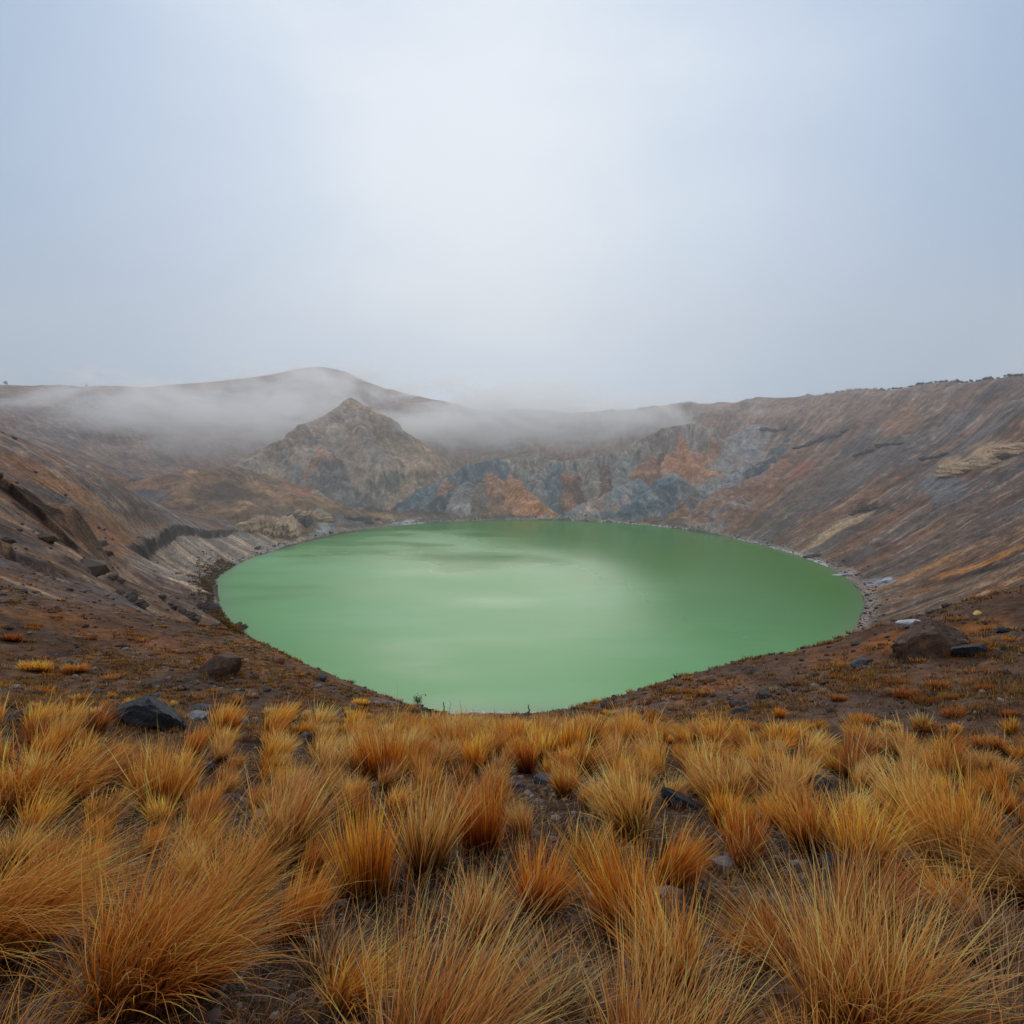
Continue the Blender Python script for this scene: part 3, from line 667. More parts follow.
RM = {'basalt': mat_rock('wet_basalt', (.010,.011,.014), (.032,.036,.048), .22, .6, (.045,.04,.038)),
      'blue': mat_rock('blue_basalt', (.016,.019,.028), (.045,.052,.07), .3, .6),
      'brown': mat_rock('brown_lava', (.035,.020,.014), (.13,.068,.040), .3, .75, (.010,.008,.008)),
      'red': mat_rock('red_scoria', (.13,.055,.03), (.22,.10,.055), .2, .85),
      'grey': mat_rock('grey_stone', (.12,.12,.13), (.24,.24,.26), .3, .7, (.05,.05,.055)),
      'pale': mat_rock('pale_stone', (.36,.38,.42), (.52,.54,.60), .3, .7, None),
      'tan': mat_rock('tan_outcrop', (.30,.20,.12), (.58,.41,.26), .2, .85, (.09,.065,.05), .12, .8),
      'dark': mat_rock('dark_outcrop', (.045,.036,.034), (.11,.085,.07), .2, .85, (.16,.12,.09), .2, .5),
      'yellow': mat_rock('yellow_stone', (.75,.48,.12), (.8,.62,.25), .2, .8)}
rock_spots = []
def rock(px, py, wpx, hpx, kind, label, name='rock', cat='rock', dy=1.0, cuts=11, yaw=None, tilt=0, seed=None, sink=.42, layered=0, group=None, peak=0, rough=1.5):
    """(px, py) is where the visible foot of the rock stands; it is dropped on the land there"""
    q = hit(px, py, y0=1.2)
    if q is None: print('MISS', label); return
    dep = q[1]*CP-q[2]*SP; W = wpx*dep/F/2; H = hpx*dep/F
    seed = seed if seed is not None else int(px*7+py*3)
    dyp = W*dy
    v, f = rock_mesh(seed, W*1.12, dyp, H*.72, 5 if wpx > 45 else 4 if wpx > 20 else 3, cuts, layered, rough, peak)
    g = random.Random(seed); a = g.uniform(-.35, .35) if yaw is None else radians(yaw)
    # lie on the slope
    R1 = np.array([[math.cos(a), -math.sin(a), 0], [math.sin(a), math.cos(a), 0], [0, 0, 1]])
    t = radians(tilt); R2 = np.array([[math.cos(t), 0, -math.sin(t)], [0, 1, 0], [math.sin(t), 0, math.cos(t)]])
    v = v@R1.T@R2.T
    x, y = q[0], q[1]+dyp*.55
    zg = float(height(np.array([x]), np.array([y]))[0])
    me = new_mesh(name, v, f, [RM[kind]], smooth=True)
    if hasattr(me, 'set_sharp_from_angle'): me.set_sharp_from_angle(angle=radians(28))
    o = link(name, me, loc=(x, y, min(zg, q[2]+dyp*.5)+H*(.5-sink)))
    rock_spots.append((x, y, W)); return tag(o, label, cat, group)
rock(944,655,92,60,'brown','big brown peaked boulder on the rise at the right edge of the lake','boulder','boulder',.9,16,10,-3,37,peak=.42,rough=2.6)
rock(978,655,34,18,'basalt','low black boulder leaning on the right foot of the big brown boulder','boulder','boulder',.8,9,0,4)
rock(907,655,18,17,'brown','small dark brown boulder at the left foot of the big brown boulder','boulder','boulder',.8)
rock(138,725,68,36,'basalt','large flat topped black boulder glinting blue above the left grass','boulder','boulder',.7,8,-8,3,23)
rock(217,674,38,30,'brown','dark brown rounded boulder alone on the bare slope left of the lake','boulder','boulder',.8,8,0,0)
rock(153,687,24,11,'brown','flattish dark brown rock above the large flat topped black boulder')
rock(151,698,13,6,'basalt','small black stone just behind the large flat topped black boulder','stone','stone')
rock(191,718,28,9,'grey','pale grey slab under a dark layered rock right of the large black boulder')
rock(191,711,27,8,'basalt','dark layered rock lying on a pale slab right of the large black boulder', layered=1)
rock(9,723,22,14,'basalt','dark rock at the left edge where the tall grass begins')
rock(204,773,17,19,'blue','upright blue black rock poking from the grass below the large black boulder')
rock(275,662,14,9,'red','reddish rock on the left brow right at the water','rock','rock')
rock(318,680,13,8,'basalt','dark round rock on the left brow against the water')
rock(302,742,18,12,'blue','dark blue rock in the back row of grass left of centre')
rock(240,725,15,12,'grey','grey and black rock right of the layered rock')
rock(258,727,9,8,'basalt','little black stone next to the grey and black rock','stone','stone')
rock(70,812,32,24,'basalt','black rock hidden in the grass hollow at the left')
rock(222,806,30,16,'basalt','dark rock low between tussocks left of centre')
rock(545,784,22,12,'blue','blue grey rock among the middle tussocks')
rock(515,789,18,11,'blue','smaller dark blue rock left of the blue grey middle rock')
rock(683,808,54,17,'basalt','long slanting slab of black slate in the grass','rock_slab','rock slab',.5,8,-12,-22,5)
rock(828,790,28,18,'blue','speckled dark grey rock in the grass right of centre')
rock(866,666,20,9,'blue','bluish dark rock on the stony slope below the big brown boulder')
rock(767,698,16,11,'basalt','upper dark rock of the pair on the stony slope right of centre')
rock(745,713,22,8,'basalt','lower flat dark rock of the pair on the stony slope right of centre')
rock(748,721,9,6,'basalt','small black stone under the lower flat dark rock','stone','stone')
rock(938,730,12,7,'basalt','black stone on the stony slope below an orange tuft','stone','stone')
rock(996,748,14,8,'blue','blue black stone at the right where the grass ends','stone','stone')
rock(850,759,9,8,'basalt','small black stone at the edge of the grass right of centre','stone','stone')
rock(877,720,11,8,'basalt','small dark stone beside a round orange tuft','stone','stone')
rock(827,684,8,6,'basalt','small black stone high on the stony slope','stone','stone')
rock(817,676,7,5,'brown','tiny brown stone above the small black stone','stone','stone')
rock(918,624,26,8,'pale','pale bluish flat rock showing behind the big brown boulder','rock','rock')
rock(1006,632,14,7,'basalt','black stone right of the big brown boulder','stone','stone')
rock(1019,637,14,5,'basalt','flat black stone at the right frame edge beside the boulder','stone','stone')
rock(980,614,8,5,'yellow','small bright yellow stone on the grassy rise behind the boulder','stone','stone')
rock(848,880,70,26,'basalt','half buried dark rock in the hollow behind the spreading tussock','rock','rock',.6)
rock(725,872,26,18,'grey','bluish grey rock low in the grass right of centre')
rock(396,890,28,16,'basalt','dark rock at the foot of the upright orange tussock')
rock(418,709,12,6,'basalt','black boulder under the green shrub at the shore','boulder','boulder')
rock(424,711,8,5,'basalt','middle black boulder of the three beside the green shrub','boulder','boulder')
rock(431,712,6,6,'basalt','rightmost black boulder of the three beside the green shrub','boulder','boulder')
rock(444,716,8,6,'red','rusty boulder at the start of the white shore crust','boulder','boulder')
rock(575,688+30,9,7,'basalt','small black rock on the bare ground below the right brow')
rock(641,714,6,6,'basalt','black stone in the middle of the bare right slope','stone','stone')
rock(472,735,14,8,'basalt','dark rock between the back tussocks at centre')
rock(290,668,8,4,'red','small reddish stone on the left brow','stone','stone')
rock(292,713,10,5,'brown','brown stone on the left bare ground','stone','stone')
rock(70,664,12,5,'basalt','black flat stone at the left between small orange tufts','stone','stone')
rock(95,693,10,5,'basalt','black stone above the left tall grass','stone','stone')

def outcrop(px, py, wpx, hpx, kind, label, n=9, seed=1, name='rock_outcrop', flat=.5, rot=0):
    q = hit(px, py, y0=30)
    if q is None: print('MISS', label); return
    dep = q[1]*CP-q[2]*SP; W = wpx*dep/F; H = hpx*dep/F; g = np.random.default_rng(seed); vs = []; fs = []; nv = 0
    for i in range(n):
        a = (i+.5)/n-.5; ox = px+a*wpx*.85; oy = py+g.normal()*hpx*.16-a*wpx*math.tan(radians(rot))
        w = hit(ox, oy, y0=30)
        wy_ = q[1] if w is None else float(np.clip(w[1], q[1]-abs(a)*W*.6, q[1]+abs(a)*W*.6)); wx_ = q[0]+a*W*.85; w = np.array([wx_, wy_, float(height(np.array([wx_]), np.array([wy_]))[0])])
        k = .7+.6*g.random(); sz = H*.42*k*(1-.8*abs(a)**1.5)
        v, f = rock_mesh(seed*31+i, W/n*1.25*k, max(H*.7, 2)*k, sz*1.25, 4, 15, 1.6, 2.2, peak=.35)
        vs.append(v+w+np.array([0, sz*.2, -sz*.12])); fs.append(f+nv); nv += len(v)
    o = np.concatenate(vs); c = o.mean(0); me = new_mesh(name, o-c, np.concatenate(fs), [RM[kind]], smooth=True)
    if hasattr(me, 'set_sharp_from_angle'): me.set_sharp_from_angle(angle=radians(30))
    tag(link(name, me, loc=tuple(c)), label, 'rock outcrop')
outcrop(270,530,52,36,'tan','cream coloured rock outcrop above the left shore', 9, 3)
outcrop(312,514,34,14,'tan','lower pale broken rocks to the right of the cream outcrop', 6, 31)
outcrop(362,520,36,10,'dark','dark grey broken rocks at the head of the left shore', 6, 33)
outcrop(298,522,22,18,'dark','brown broken outcrop right of the cream outcrop on the left shore', 5, 4)
outcrop(985,462,56,22,'tan','tan layered outcrop high on the right wall', 8, 5, rot=8)
outcrop(822,440,46,7,'dark','long dark cliff band across the upper right wall', 8, 21, rot=-6)
outcrop(880,446,40,6,'dark','dark cliff band right of the long one on the upper right wall', 7, 22, rot=-8)
outcrop(772,431,26,6,'dark','dark cliff step at the left end of the band on the right wall', 5, 23, rot=-14)
outcrop(865,510,30,8,'dark','dark ledge on the right wall above the cream streak', 5, 6, rot=8)
outcrop(935,457,22,6,'dark','dark ledge left of the tan layered outcrop', 4, 7, rot=-14)
outcrop(1012,455,30,8,'dark','dark ledge right of the tan layered outcrop', 4, 8)
outcrop(812,556,16,5,'dark','black rocks at the water on the right shore', 4, 9)
outcrop(880,583,18,6,'pale','pale blue grey slabs at the right end of the lake', 4, 10, rot=10)
outcrop(845,575,18,6,'pale','pale pinkish boulder on the right shore', 2, 12)
outcrop(100,572,30,7,'dark','dark broken rock band beside the footpath on the left slope', 6, 13, rot=14)
outcrop(130,600,24,10,'dark','dark crag on the slope below the footpath', 5, 14, rot=-20)
outcrop(180,612,30,9,'dark','dark crag above the left tip of the lake', 5, 15, rot=-24)
outcrop(240,628,14,14,'dark','dark crags at the water on the left shore', 4, 16, rot=-50)

# loose stones over the near slope: nobody could count them
def stones():
    v1, f1 = ICO[1]; vs = []; fs = []; nv = 0; g = np.random.default_rng(99)
    N = 16000; px = g.uniform(-120, 1140, N*2); Yc = np.exp(g.uniform(math.log(1.6), math.log(60), N*2))
    x = (px-512)/F*Yc*1.12; y = Yc; dens = g.random(N*2) < np.clip(.35+.9*fbm(x/5, y/5, 3, 402), .08, 1)
    x = x[dens][:N]; y = y[dens][:N]; z = height(x, y); _, s_ = polar(x, y)
    for i in range(len(x)):
        if s_[i] < 2: continue
        r = (.009+.0027*y[i])*math.exp(g.normal()*.6)*.75; r = min(r, .26)
        v = v1*(1+.35*(g.random(len(v1))-.5))[:, None]*np.array([r*g.uniform(.8, 1.5), r*g.uniform(.8, 1.4), r*g.uniform(.5, .9)])
        vs.append(v+np.array([x[i], y[i], z[i]+r*.15])); fs.append(f1+nv); nv += len(v)
    # wall rubble: broken blocks down the left slope and along the shore
    N = 2200; th = g.uniform(-np.pi, np.pi, N); s_ = np.abs(g.normal(0, 3.0, N))+.3; r_ = np.interp(th, _tg, _rg)+s_; x = LC[0]+r_*np.cos(th); y = LC[1]+r_*np.sin(th); z = height(x, y)
    for i in range(N):
        if y[i] < 130: continue
        r = .17*math.exp(g.normal()*.6)
        v = v1*(1+.4*(g.random(len(v1))-.5))[:, None]*np.array([r*1.3, r*1.2, r*.8]); vs.append(v+np.array([x[i], y[i], z[i]+r*.2])); fs.append(f1+nv); nv += len(v)
    N = 1500; x = g.uniform(-190, -40, N); y = g.uniform(60, 210, N); z = height(x, y); _, s_ = polar(x, y); dd = fbm(x/16, y/16, 3, 444)
    for i in range(N):
        if s_[i] < 3 or dd[i] < .05: continue
        r = .28*math.exp(g.normal()*.75)
        v = v1*(1+.4*(g.random(len(v1))-.5))[:, None]*np.array([r*1.4, r*1.2, r*.7]); vs.append(v+np.array([x[i], y[i], z[i]+r*.1])); fs.append(f1+nv); nv += len(v)
    m = NT('loose_stones'); ge = m.n('ShaderNodeNewGeometry'); cr_ = m.n('ShaderNodeValToRGB'); m.l(ge.outputs['Random Per Island'], cr_.inputs[0])
    e = cr_.color_ramp.elements; e[0].color = (.035,.03,.032,1); e[1].color = (.22,.18,.155,1)
    for p_, c_ in ((.35,(.045,.034,.028,1)),(.6,(.08,.055,.04,1)),(.8,(.12,.095,.085,1))): q = e.new(p_); q.color = c_
    m.l(m.bsdf(cr_.outputs[0], .85, .2).outputs[0], m.out.inputs[0])
    tag(link('gravel', new_mesh('gravel', np.concatenate(vs), np.concatenate(fs), [m.m], smooth=False)), 'loose dark stones scattered over the slopes', 'gravel', kind='stuff')
stones()

# ------------------------------------------------------------------ grass
def blades(g, n, root_r, H, lean, spread, droop, width, segs=6, pal='gold', curl=.12, hvar=.35, slope=True):
    """n curved blades: returns vertices, faces, colours"""
    ra = g.random(n)*2*np.pi; rr_ = root_r*np.sqrt(g.random(n)); bx = rr_*np.cos(ra); by = rr_*np.sin(ra)
    out = np.stack([np.cos(ra), np.sin(ra)], -1)*(rr_/max(root_r, 1e-6))[:, None]
    ncl = max(3, n//14); ci = g.integers(0, ncl, n); cj = g.normal(size=(ncl, 2))*.52; jit = cj[ci]+g.normal(size=(n, 2))*.10; cL = g.uniform(.68, 1.0, ncl)[ci]
    d = np.concatenate([(out+jit*.6)*spread*g.random((n, 1))**.7+np.array(lean)*.5, np.ones((n, 1))], 1); d /= np.linalg.norm(d, axis=1, keepdims=True)
    L = H*cL*(1-hvar*g.random(n)**1.3)*np.where(g.random(n) < .06, 1.25, 1)
    side = g.normal(size=(n, 2)); side /= np.linalg.norm(side, axis=1, keepdims=True)
    P_ = np.stack([bx, by, -SL*by*(1 if slope else 0)-.03], -1); wid = width*g.uniform(.6, 1.25, n)
    horiz = np.concatenate([out*.5+jit*1.0+np.array(lean)*1.35, np.zeros((n, 1))], 1)*droop
    rings = []; cols = []
    c0, c1, c2 = [np.array(q) for q in PAL[pal]]
    rv = g.normal(size=(n, 1))*.26+(g.normal(size=ncl)*.28)[ci][:, None]; hv = g.normal(size=(n, 1))*.10
    for k in range(segs+1):
        t = k/segs
        sd = np.concatenate([side, np.zeros((n, 1))], 1); sd = sd-(sd*d).sum(1, keepdims=True)*d
        wk = wid*(1-t**2.2*.92)*.5
        if k < segs: rings += [P_-sd*wk[:, None], P_+sd*wk[:, None]]
        else: rings += [P_]
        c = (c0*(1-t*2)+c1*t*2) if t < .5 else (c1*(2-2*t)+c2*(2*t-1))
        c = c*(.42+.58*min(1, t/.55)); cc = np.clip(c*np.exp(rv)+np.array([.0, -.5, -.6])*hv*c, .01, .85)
        cols += [cc, cc] if k < segs else [cc]
        step = L/segs
        P_ = P_+d*step[:, None]
        bend = horiz*(.22+.75*t)+np.array([0, 0, -1])*(droop*(.05+.8*t*t))*np.linalg.norm(horiz, axis=1, keepdims=True).clip(.2, 1.6)+g.normal(size=(n, 3))*curl*np.array([1, 1, .5])
        d = d+bend*(6/segs)*.42; d /= np.linalg.norm(d, axis=1, keepdims=True)
    V_ = np.stack(rings, 1); Cc = np.stack(cols, 1); nvb = 2*segs+1; V_ = V_.reshape(-1, 3); Cc = Cc.reshape(-1, 3)
    base = np.arange(n)*nvb; F_ = []
    for k in range(segs-1):
        a = base+2*k; F_.append(np.stack([a, a+1, a+3], -1)); F_.append(np.stack([a, a+3, a+2], -1))
    a = base+2*(segs-1); F_.append(np.stack([a, a+1, a+2], -1))
    return V_, np.concatenate(F_), Cc
PAL = {'gold': ((.11,.034,.005), (.74,.265,.026), (.92,.445,.12)),
       'orange': ((.16,.045,.005), (.74,.225,.018), (.88,.37,.07)),
       'tan': ((.12,.045,.010), (.74,.315,.065), (.94,.53,.20)),
       'straw': ((.09,.05,.025), (.36,.21,.10), (.62,.43,.24)),
       'rust': ((.10,.03,.008), (.42,.14,.025), (.60,.26,.07)),
       'olive': ((.09,.04,.008), (.42,.20,.03), (.66,.38,.11))}
def grass_mat(name):
    m = NT(name); ca = m.n('ShaderNodeAttribute', attribute_name='Col'); oi = m.n('ShaderNodeObjectInfo')
    hs = m.n('ShaderNodeHueSaturation'); m.l(ca.outputs['Color'], hs.inputs['Color']); m.l(m.mapr(oi.outputs['Random'], 0, 1, .488, .510), hs.inputs['Hue']); m.l(m.mapr(oi.outputs['Random'], 0, 1, .82, 1.12), hs.inputs['Value'])
    b = m.bsdf(hs.outputs[0], .55, .25); tr = m.n('ShaderNodeBsdfTranslucent'); m.l(hs.outputs[0], tr.inputs[0])
    mx = m.n('ShaderNodeMixShader'); mx.inputs[0].default_value = .46; m.l(b.outputs[0], mx.inputs[1]); m.l(tr.outputs[0], mx.inputs[2]); m.l(mx.outputs[0], m.out.inputs[0]); return m.m
GM = grass_mat('dry_tussock_grass')
def gmesh(name, parts):
    vs = []; fs = []; cs = []; nv = 0
    for v, f, c in parts: vs.append(v); fs.append(f+nv); cs.append(c); nv += len(v)
    return new_mesh(name, np.concatenate(vs), np.concatenate(fs), [GM], {'Col': ('FLOAT_COLOR', rgba(np.concatenate(cs)))}, smooth=True)
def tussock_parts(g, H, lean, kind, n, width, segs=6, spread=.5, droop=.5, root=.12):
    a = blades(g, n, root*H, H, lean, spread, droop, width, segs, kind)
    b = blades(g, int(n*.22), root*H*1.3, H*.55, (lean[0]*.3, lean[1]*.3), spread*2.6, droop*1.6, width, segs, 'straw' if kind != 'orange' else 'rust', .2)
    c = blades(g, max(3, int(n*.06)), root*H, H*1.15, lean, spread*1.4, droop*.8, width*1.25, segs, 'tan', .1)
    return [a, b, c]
GRP = 'grass tussocks on the near slope'
taken = []
def hero(px, py, hpx, lean, kind, label, n=900, spread=.5, droop=.5, root=.13, seed=None, y0=1.0):
    q = hit(px, py, y0=y0)
    if q is None:  # foot below the frame
        print('MISS', label); return
    dep = q[1]*CP-q[2]*SP; H = hpx*dep/F*1.12
    g = np.random.default_rng(seed or int(px+py*13))
    w = max(.0034, 1.15*dep/F); n = int(n*.5)
    me = gmesh('grass_tussock', tussock_parts(g, H, lean, kind, n, w, 8 if dep < 4 else 6, spread, droop, root))
    o = link('grass_tussock', me, loc=tuple(q)); tag(o, label, 'grass tussock', GRP); taken.append((q[0], q[1], H*.33))
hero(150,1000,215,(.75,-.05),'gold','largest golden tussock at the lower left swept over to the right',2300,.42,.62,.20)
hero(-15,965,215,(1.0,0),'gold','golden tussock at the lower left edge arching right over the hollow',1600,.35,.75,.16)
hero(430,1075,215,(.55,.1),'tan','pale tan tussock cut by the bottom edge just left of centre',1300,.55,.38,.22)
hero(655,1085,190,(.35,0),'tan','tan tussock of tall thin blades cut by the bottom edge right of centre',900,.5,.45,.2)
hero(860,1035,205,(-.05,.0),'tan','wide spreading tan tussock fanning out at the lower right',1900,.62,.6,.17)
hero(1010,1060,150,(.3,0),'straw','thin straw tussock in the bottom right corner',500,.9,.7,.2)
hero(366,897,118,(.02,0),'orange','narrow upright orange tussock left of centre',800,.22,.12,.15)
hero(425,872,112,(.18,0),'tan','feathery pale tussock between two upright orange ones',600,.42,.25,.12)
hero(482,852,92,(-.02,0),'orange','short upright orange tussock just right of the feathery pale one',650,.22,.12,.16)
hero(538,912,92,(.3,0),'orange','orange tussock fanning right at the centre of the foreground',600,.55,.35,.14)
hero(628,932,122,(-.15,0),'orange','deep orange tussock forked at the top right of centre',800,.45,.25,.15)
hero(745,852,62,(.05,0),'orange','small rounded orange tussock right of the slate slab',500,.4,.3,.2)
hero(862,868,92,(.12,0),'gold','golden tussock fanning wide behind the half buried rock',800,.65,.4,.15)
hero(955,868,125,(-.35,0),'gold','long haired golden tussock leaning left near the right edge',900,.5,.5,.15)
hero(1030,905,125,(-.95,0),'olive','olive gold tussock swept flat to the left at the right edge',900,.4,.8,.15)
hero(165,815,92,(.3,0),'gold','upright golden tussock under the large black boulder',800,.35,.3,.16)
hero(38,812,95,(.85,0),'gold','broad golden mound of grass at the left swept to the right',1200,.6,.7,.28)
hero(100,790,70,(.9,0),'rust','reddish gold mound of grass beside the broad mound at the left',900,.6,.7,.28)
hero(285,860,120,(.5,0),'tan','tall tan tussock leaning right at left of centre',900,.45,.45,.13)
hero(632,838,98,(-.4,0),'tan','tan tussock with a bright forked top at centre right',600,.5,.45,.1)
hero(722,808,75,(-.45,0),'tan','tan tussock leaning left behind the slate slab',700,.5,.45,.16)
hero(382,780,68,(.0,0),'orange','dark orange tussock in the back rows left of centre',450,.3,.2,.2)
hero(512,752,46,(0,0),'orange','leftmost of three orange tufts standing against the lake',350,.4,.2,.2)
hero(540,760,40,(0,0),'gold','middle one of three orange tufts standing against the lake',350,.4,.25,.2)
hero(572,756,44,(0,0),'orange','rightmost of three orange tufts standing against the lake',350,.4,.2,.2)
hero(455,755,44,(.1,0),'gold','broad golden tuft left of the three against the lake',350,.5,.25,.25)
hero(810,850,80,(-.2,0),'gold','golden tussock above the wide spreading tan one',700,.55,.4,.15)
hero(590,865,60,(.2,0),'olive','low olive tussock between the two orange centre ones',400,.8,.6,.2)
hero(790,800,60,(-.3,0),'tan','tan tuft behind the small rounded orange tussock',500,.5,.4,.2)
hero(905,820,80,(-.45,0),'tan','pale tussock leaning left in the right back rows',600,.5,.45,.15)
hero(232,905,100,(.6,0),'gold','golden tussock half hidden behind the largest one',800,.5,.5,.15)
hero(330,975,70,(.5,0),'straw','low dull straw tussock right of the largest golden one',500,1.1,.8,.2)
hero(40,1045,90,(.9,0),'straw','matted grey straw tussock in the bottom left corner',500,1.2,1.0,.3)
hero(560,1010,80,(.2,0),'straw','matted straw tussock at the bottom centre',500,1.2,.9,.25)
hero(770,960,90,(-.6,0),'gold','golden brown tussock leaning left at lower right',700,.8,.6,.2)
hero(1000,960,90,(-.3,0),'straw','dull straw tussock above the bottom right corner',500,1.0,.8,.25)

# fill: everything else on the grassy band
def edge_py(px): return np.interp(px, [-150, 0, 150, 300, 430, 512, 700, 860, 1024, 1150], [725, 728, 732, 738, 737, 738, 745, 748, 756, 765])
g = np.random.default_rng(21); cand = []
N = 60000; Yc = np.sqrt(g.uniform(.9**2, 27**2, N)); Xc = g.uniform(-1.25, 1.25, N)*(Yc+2.6)
zc = height(Xc, Yc); dp = Yc*CP-zc*SP; pxs = 512+F*Xc/dp; pys = 512-F*(Yc*SP+zc*CP)/dp
cell = {}
lumpf = fbm(Xc/1.6, Yc/1.6, 3, 511)
for i in range(N):
    x, y = Xc[i], Yc[i]
    if pys[i] > 1250: continue
    ov = edge_py(pxs[i])+g.normal()*3-pys[i]
    if ov > 30 or (ov > 0 and g.random() > .035*(1-ov/32)): continue
    H = (.42+.40*g.random()**1.3)*(1+.25*lumpf[i]); 
    H *= 1+.55*float(sstep(5, 14, y))
    if ov > 0: H *= .5
    R = H*(.50 if y < 8 else .52)+.02
    if lumpf[i] < -.1 and g.random() < .8: continue
    if any((x-a)**2+(y-b)**2 < (R*.75+c)**2 for a, b, c in taken[:40]): continue
    if any((x-a)**2+(y+.25-b)**2 < (max(c, .1)+.12)**2 for a, b, c in rock_spots[:60] if c < 3): continue
    if any(abs(pxs[i]-rp) < rw+4 and -4 < pys[i]-rq < 46 for rp, rq, rw in [(138,722,40),(191,714,20),(240,722,10),(258,724,8),(302,742,11),(545,784,13),(515,789,11),(683,808,28),(204,773,11),(828,790,16),(70,812,18),(222,806,14),(9,723,12)]): continue
    kx, ky = int(x//.8), int(y//.8); bad = False
    for a in (-1, 0, 1):
        for b_ in (-1, 0, 1):
            for (p_, q_, r_) in cell.get((kx+a, ky+b_), ()):
                if (x-p_)**2+(y-q_)**2 < ((R+r_)*(.60 if y > 9 else .86))**2: bad = True; break
    if bad: continue
    cell.setdefault((kx, ky), []).append((x, y, R)); cand.append((x, y, zc[i], H, pxs[i], pys[i], dp[i]))
cand.sort(key=lambda c: -c[3]/c[6]*(1 if -60 < c[4] < 1084 and c[5] < 1100 else .3))
print('fill tussocks', len(cand))
kinds = ['gold', 'orange', 'tan', 'rust', 'gold', 'tan']
VAR = {}
def variant(kind, lr, near, k):
    key = (kind, lr, near, k)
    if key not in VAR:
        gg = np.random.default_rng(hash(key) % 100000 if False else (kinds.index(kind)*97+(lr+2)*13+near*5+k*31))
        lean = ((gg.normal()*.22, .62, -.55)[lr], gg.normal()*.15)
        n, w_ = [(210, .011), (260, .0075), (340, .0052)][near]
        up = kind == 'orange'
        VAR[key] = gmesh('grass_tussock', tussock_parts(gg, 1.0, lean, kind, n, w_/.5, (5, 6, 7)[near], .22 if up else .34, .2 if up else .5, .13))
    return VAR[key]
WORD = {'gold': 'golden', 'orange': 'orange', 'tan': 'pale tan', 'rust': 'reddish gold'}
LEAN = {0: 'upright', 1: 'right leaning', 2: 'left leaning'}
def zone(px, py):
    c = 'at the left side' if px < 205 else 'left of centre' if px < 410 else 'around the centre' if px < 615 else 'right of centre' if px < 820 else 'at the right side'
    r = 'in the back rows of the grass' if py < 790 else 'in the middle rows of the grass' if py < 880 else 'in the front rows of the grass'
    return r+' '+c
rest = []; cnt = {}
for i, (x, y, z, H, px, py, dd) in enumerate(cand):
    seen = -40 < px < 1064 and py < 1040+H*F/dd
    lr = 1 if (px < 420 and g.random() < .75) or g.random() < .3 else (2 if px > 640 and g.random() < .6 else 0)
    kind = kinds[int(g.integers(6))]
    if seen and len(taken) and cnt.get('n', 0) < 255:
        near = 2 if dd < 5.5 else 1 if dd < 11 else 0
        o = bpy.data.objects.new('grass_tussock', variant(kind, lr, near, int(g.integers(3)))); COL.objects.link(o)
        o.location = (x, y, z-.01); o.scale = (H*g.uniform(.9, 1.15), H, H*g.uniform(.85, 1.1)); o.rotation_euler = (0, 0, g.normal()*.35)
        tag(o, LEAN[lr]+' '+WORD[kind]+' tussock '+zone(px, py), 'grass tussock', GRP); cnt['n'] = cnt.get('n', 0)+1
    else: rest.append((x, y, z, H, kind, lr, dd))
print('rest', len(rest))
parts = []
for (x, y, z, H, kind, lr, dd) in rest:
    far_ = dd > 9; lean = ((0, .55, -.5)[lr], 0)
    v, f, c = blades(g, 150 if far_ else 260, .16*H, H, lean, .55, .45, 1.0*dd/F if far_ else .005, 4, kind)
    parts.append((v+np.array([x, y, z]), f, c*g.uniform(.8, 1.1)))
if parts: tag(link('grass', gmesh('grass', parts)), 'small dry grass clumps filling the back of the grassy slope', 'grass', kind='stuff')

# matted dead straw lying between the tussocks
parts = []; g = np.random.default_rng(77)
n = 5200; Yc = np.exp(g.uniform(math.log(.9), math.log(26), n*3)); Xc = g.uniform(-1.2, 1.2, n*3)*(Yc+1)
zc = height(Xc, Yc); dp = Yc*CP-zc*SP; pxs = 512+F*Xc/dp; pys = 512-F*(Yc*SP+zc*CP)/dp
k = 0
for i in range(n*3):
    if k >= n: break
    if pys[i] < edge_py(pxs[i])+2: continue
    k += 1; d = dp[i]; H = g.uniform(.10, .26); a = g.normal(size=2)*.6+np.array([.4, 0])
    v, f, c = blades(g, 12 if d < 6 else 9, .10+.01*d, H, tuple(a), 2.2, 1.1, max(.003, 1.0*d/F), 4, ('straw', 'tan', 'straw', 'rust')[k % 4], .25)
    parts.append((v+np.array([Xc[i], Yc[i], zc[i]+.02]), f, c*g.uniform(.45, .95)))
tag(link('dead_straw', gmesh('dead_straw', parts)), 'matted dead straw lying between the tussocks', 'dry grass', kind='stuff')

# short rusty grass over the slope between the tussocks and the brow
parts = []; n = 15000; Yc = np.exp(g.uniform(math.log(11), math.log(85), n*4)); Xc = g.uniform(-1.15, 1.15, n*4)*(Yc+4)
zc = height(Xc, Yc); dp = Yc*CP-zc*SP; pys = 512-F*(Yc*SP+zc*CP)/dp; pxs = 512+F*Xc/dp; _, s_ = polar(Xc, Yc)
dn = fbm(Xc/3.2, Yc/3.2, 4, 301)+fbm(Xc/13, Yc/13, 2, 305)*.7; k = 0
for i in range(n*4):
    if k >= n: break
    if pys[i] > edge_py(pxs[i])+6 or s_[i] < 4 or g.random() > .08+1.3*max(0, dn[i]+.12): continue
    k += 1; d = dp[i]; H = g.uniform(.12, .36)
    v, f, c = blades(g, 14, .20, H, (.1, 0), 1.0, .4, .75*d/F, 2, ('rust', 'straw', 'gold', 'straw')[k % 4], .1)
    parts.append((v+np.array([Xc[i], Yc[i], zc[i]]), f, c*g.uniform(.3, .8)))
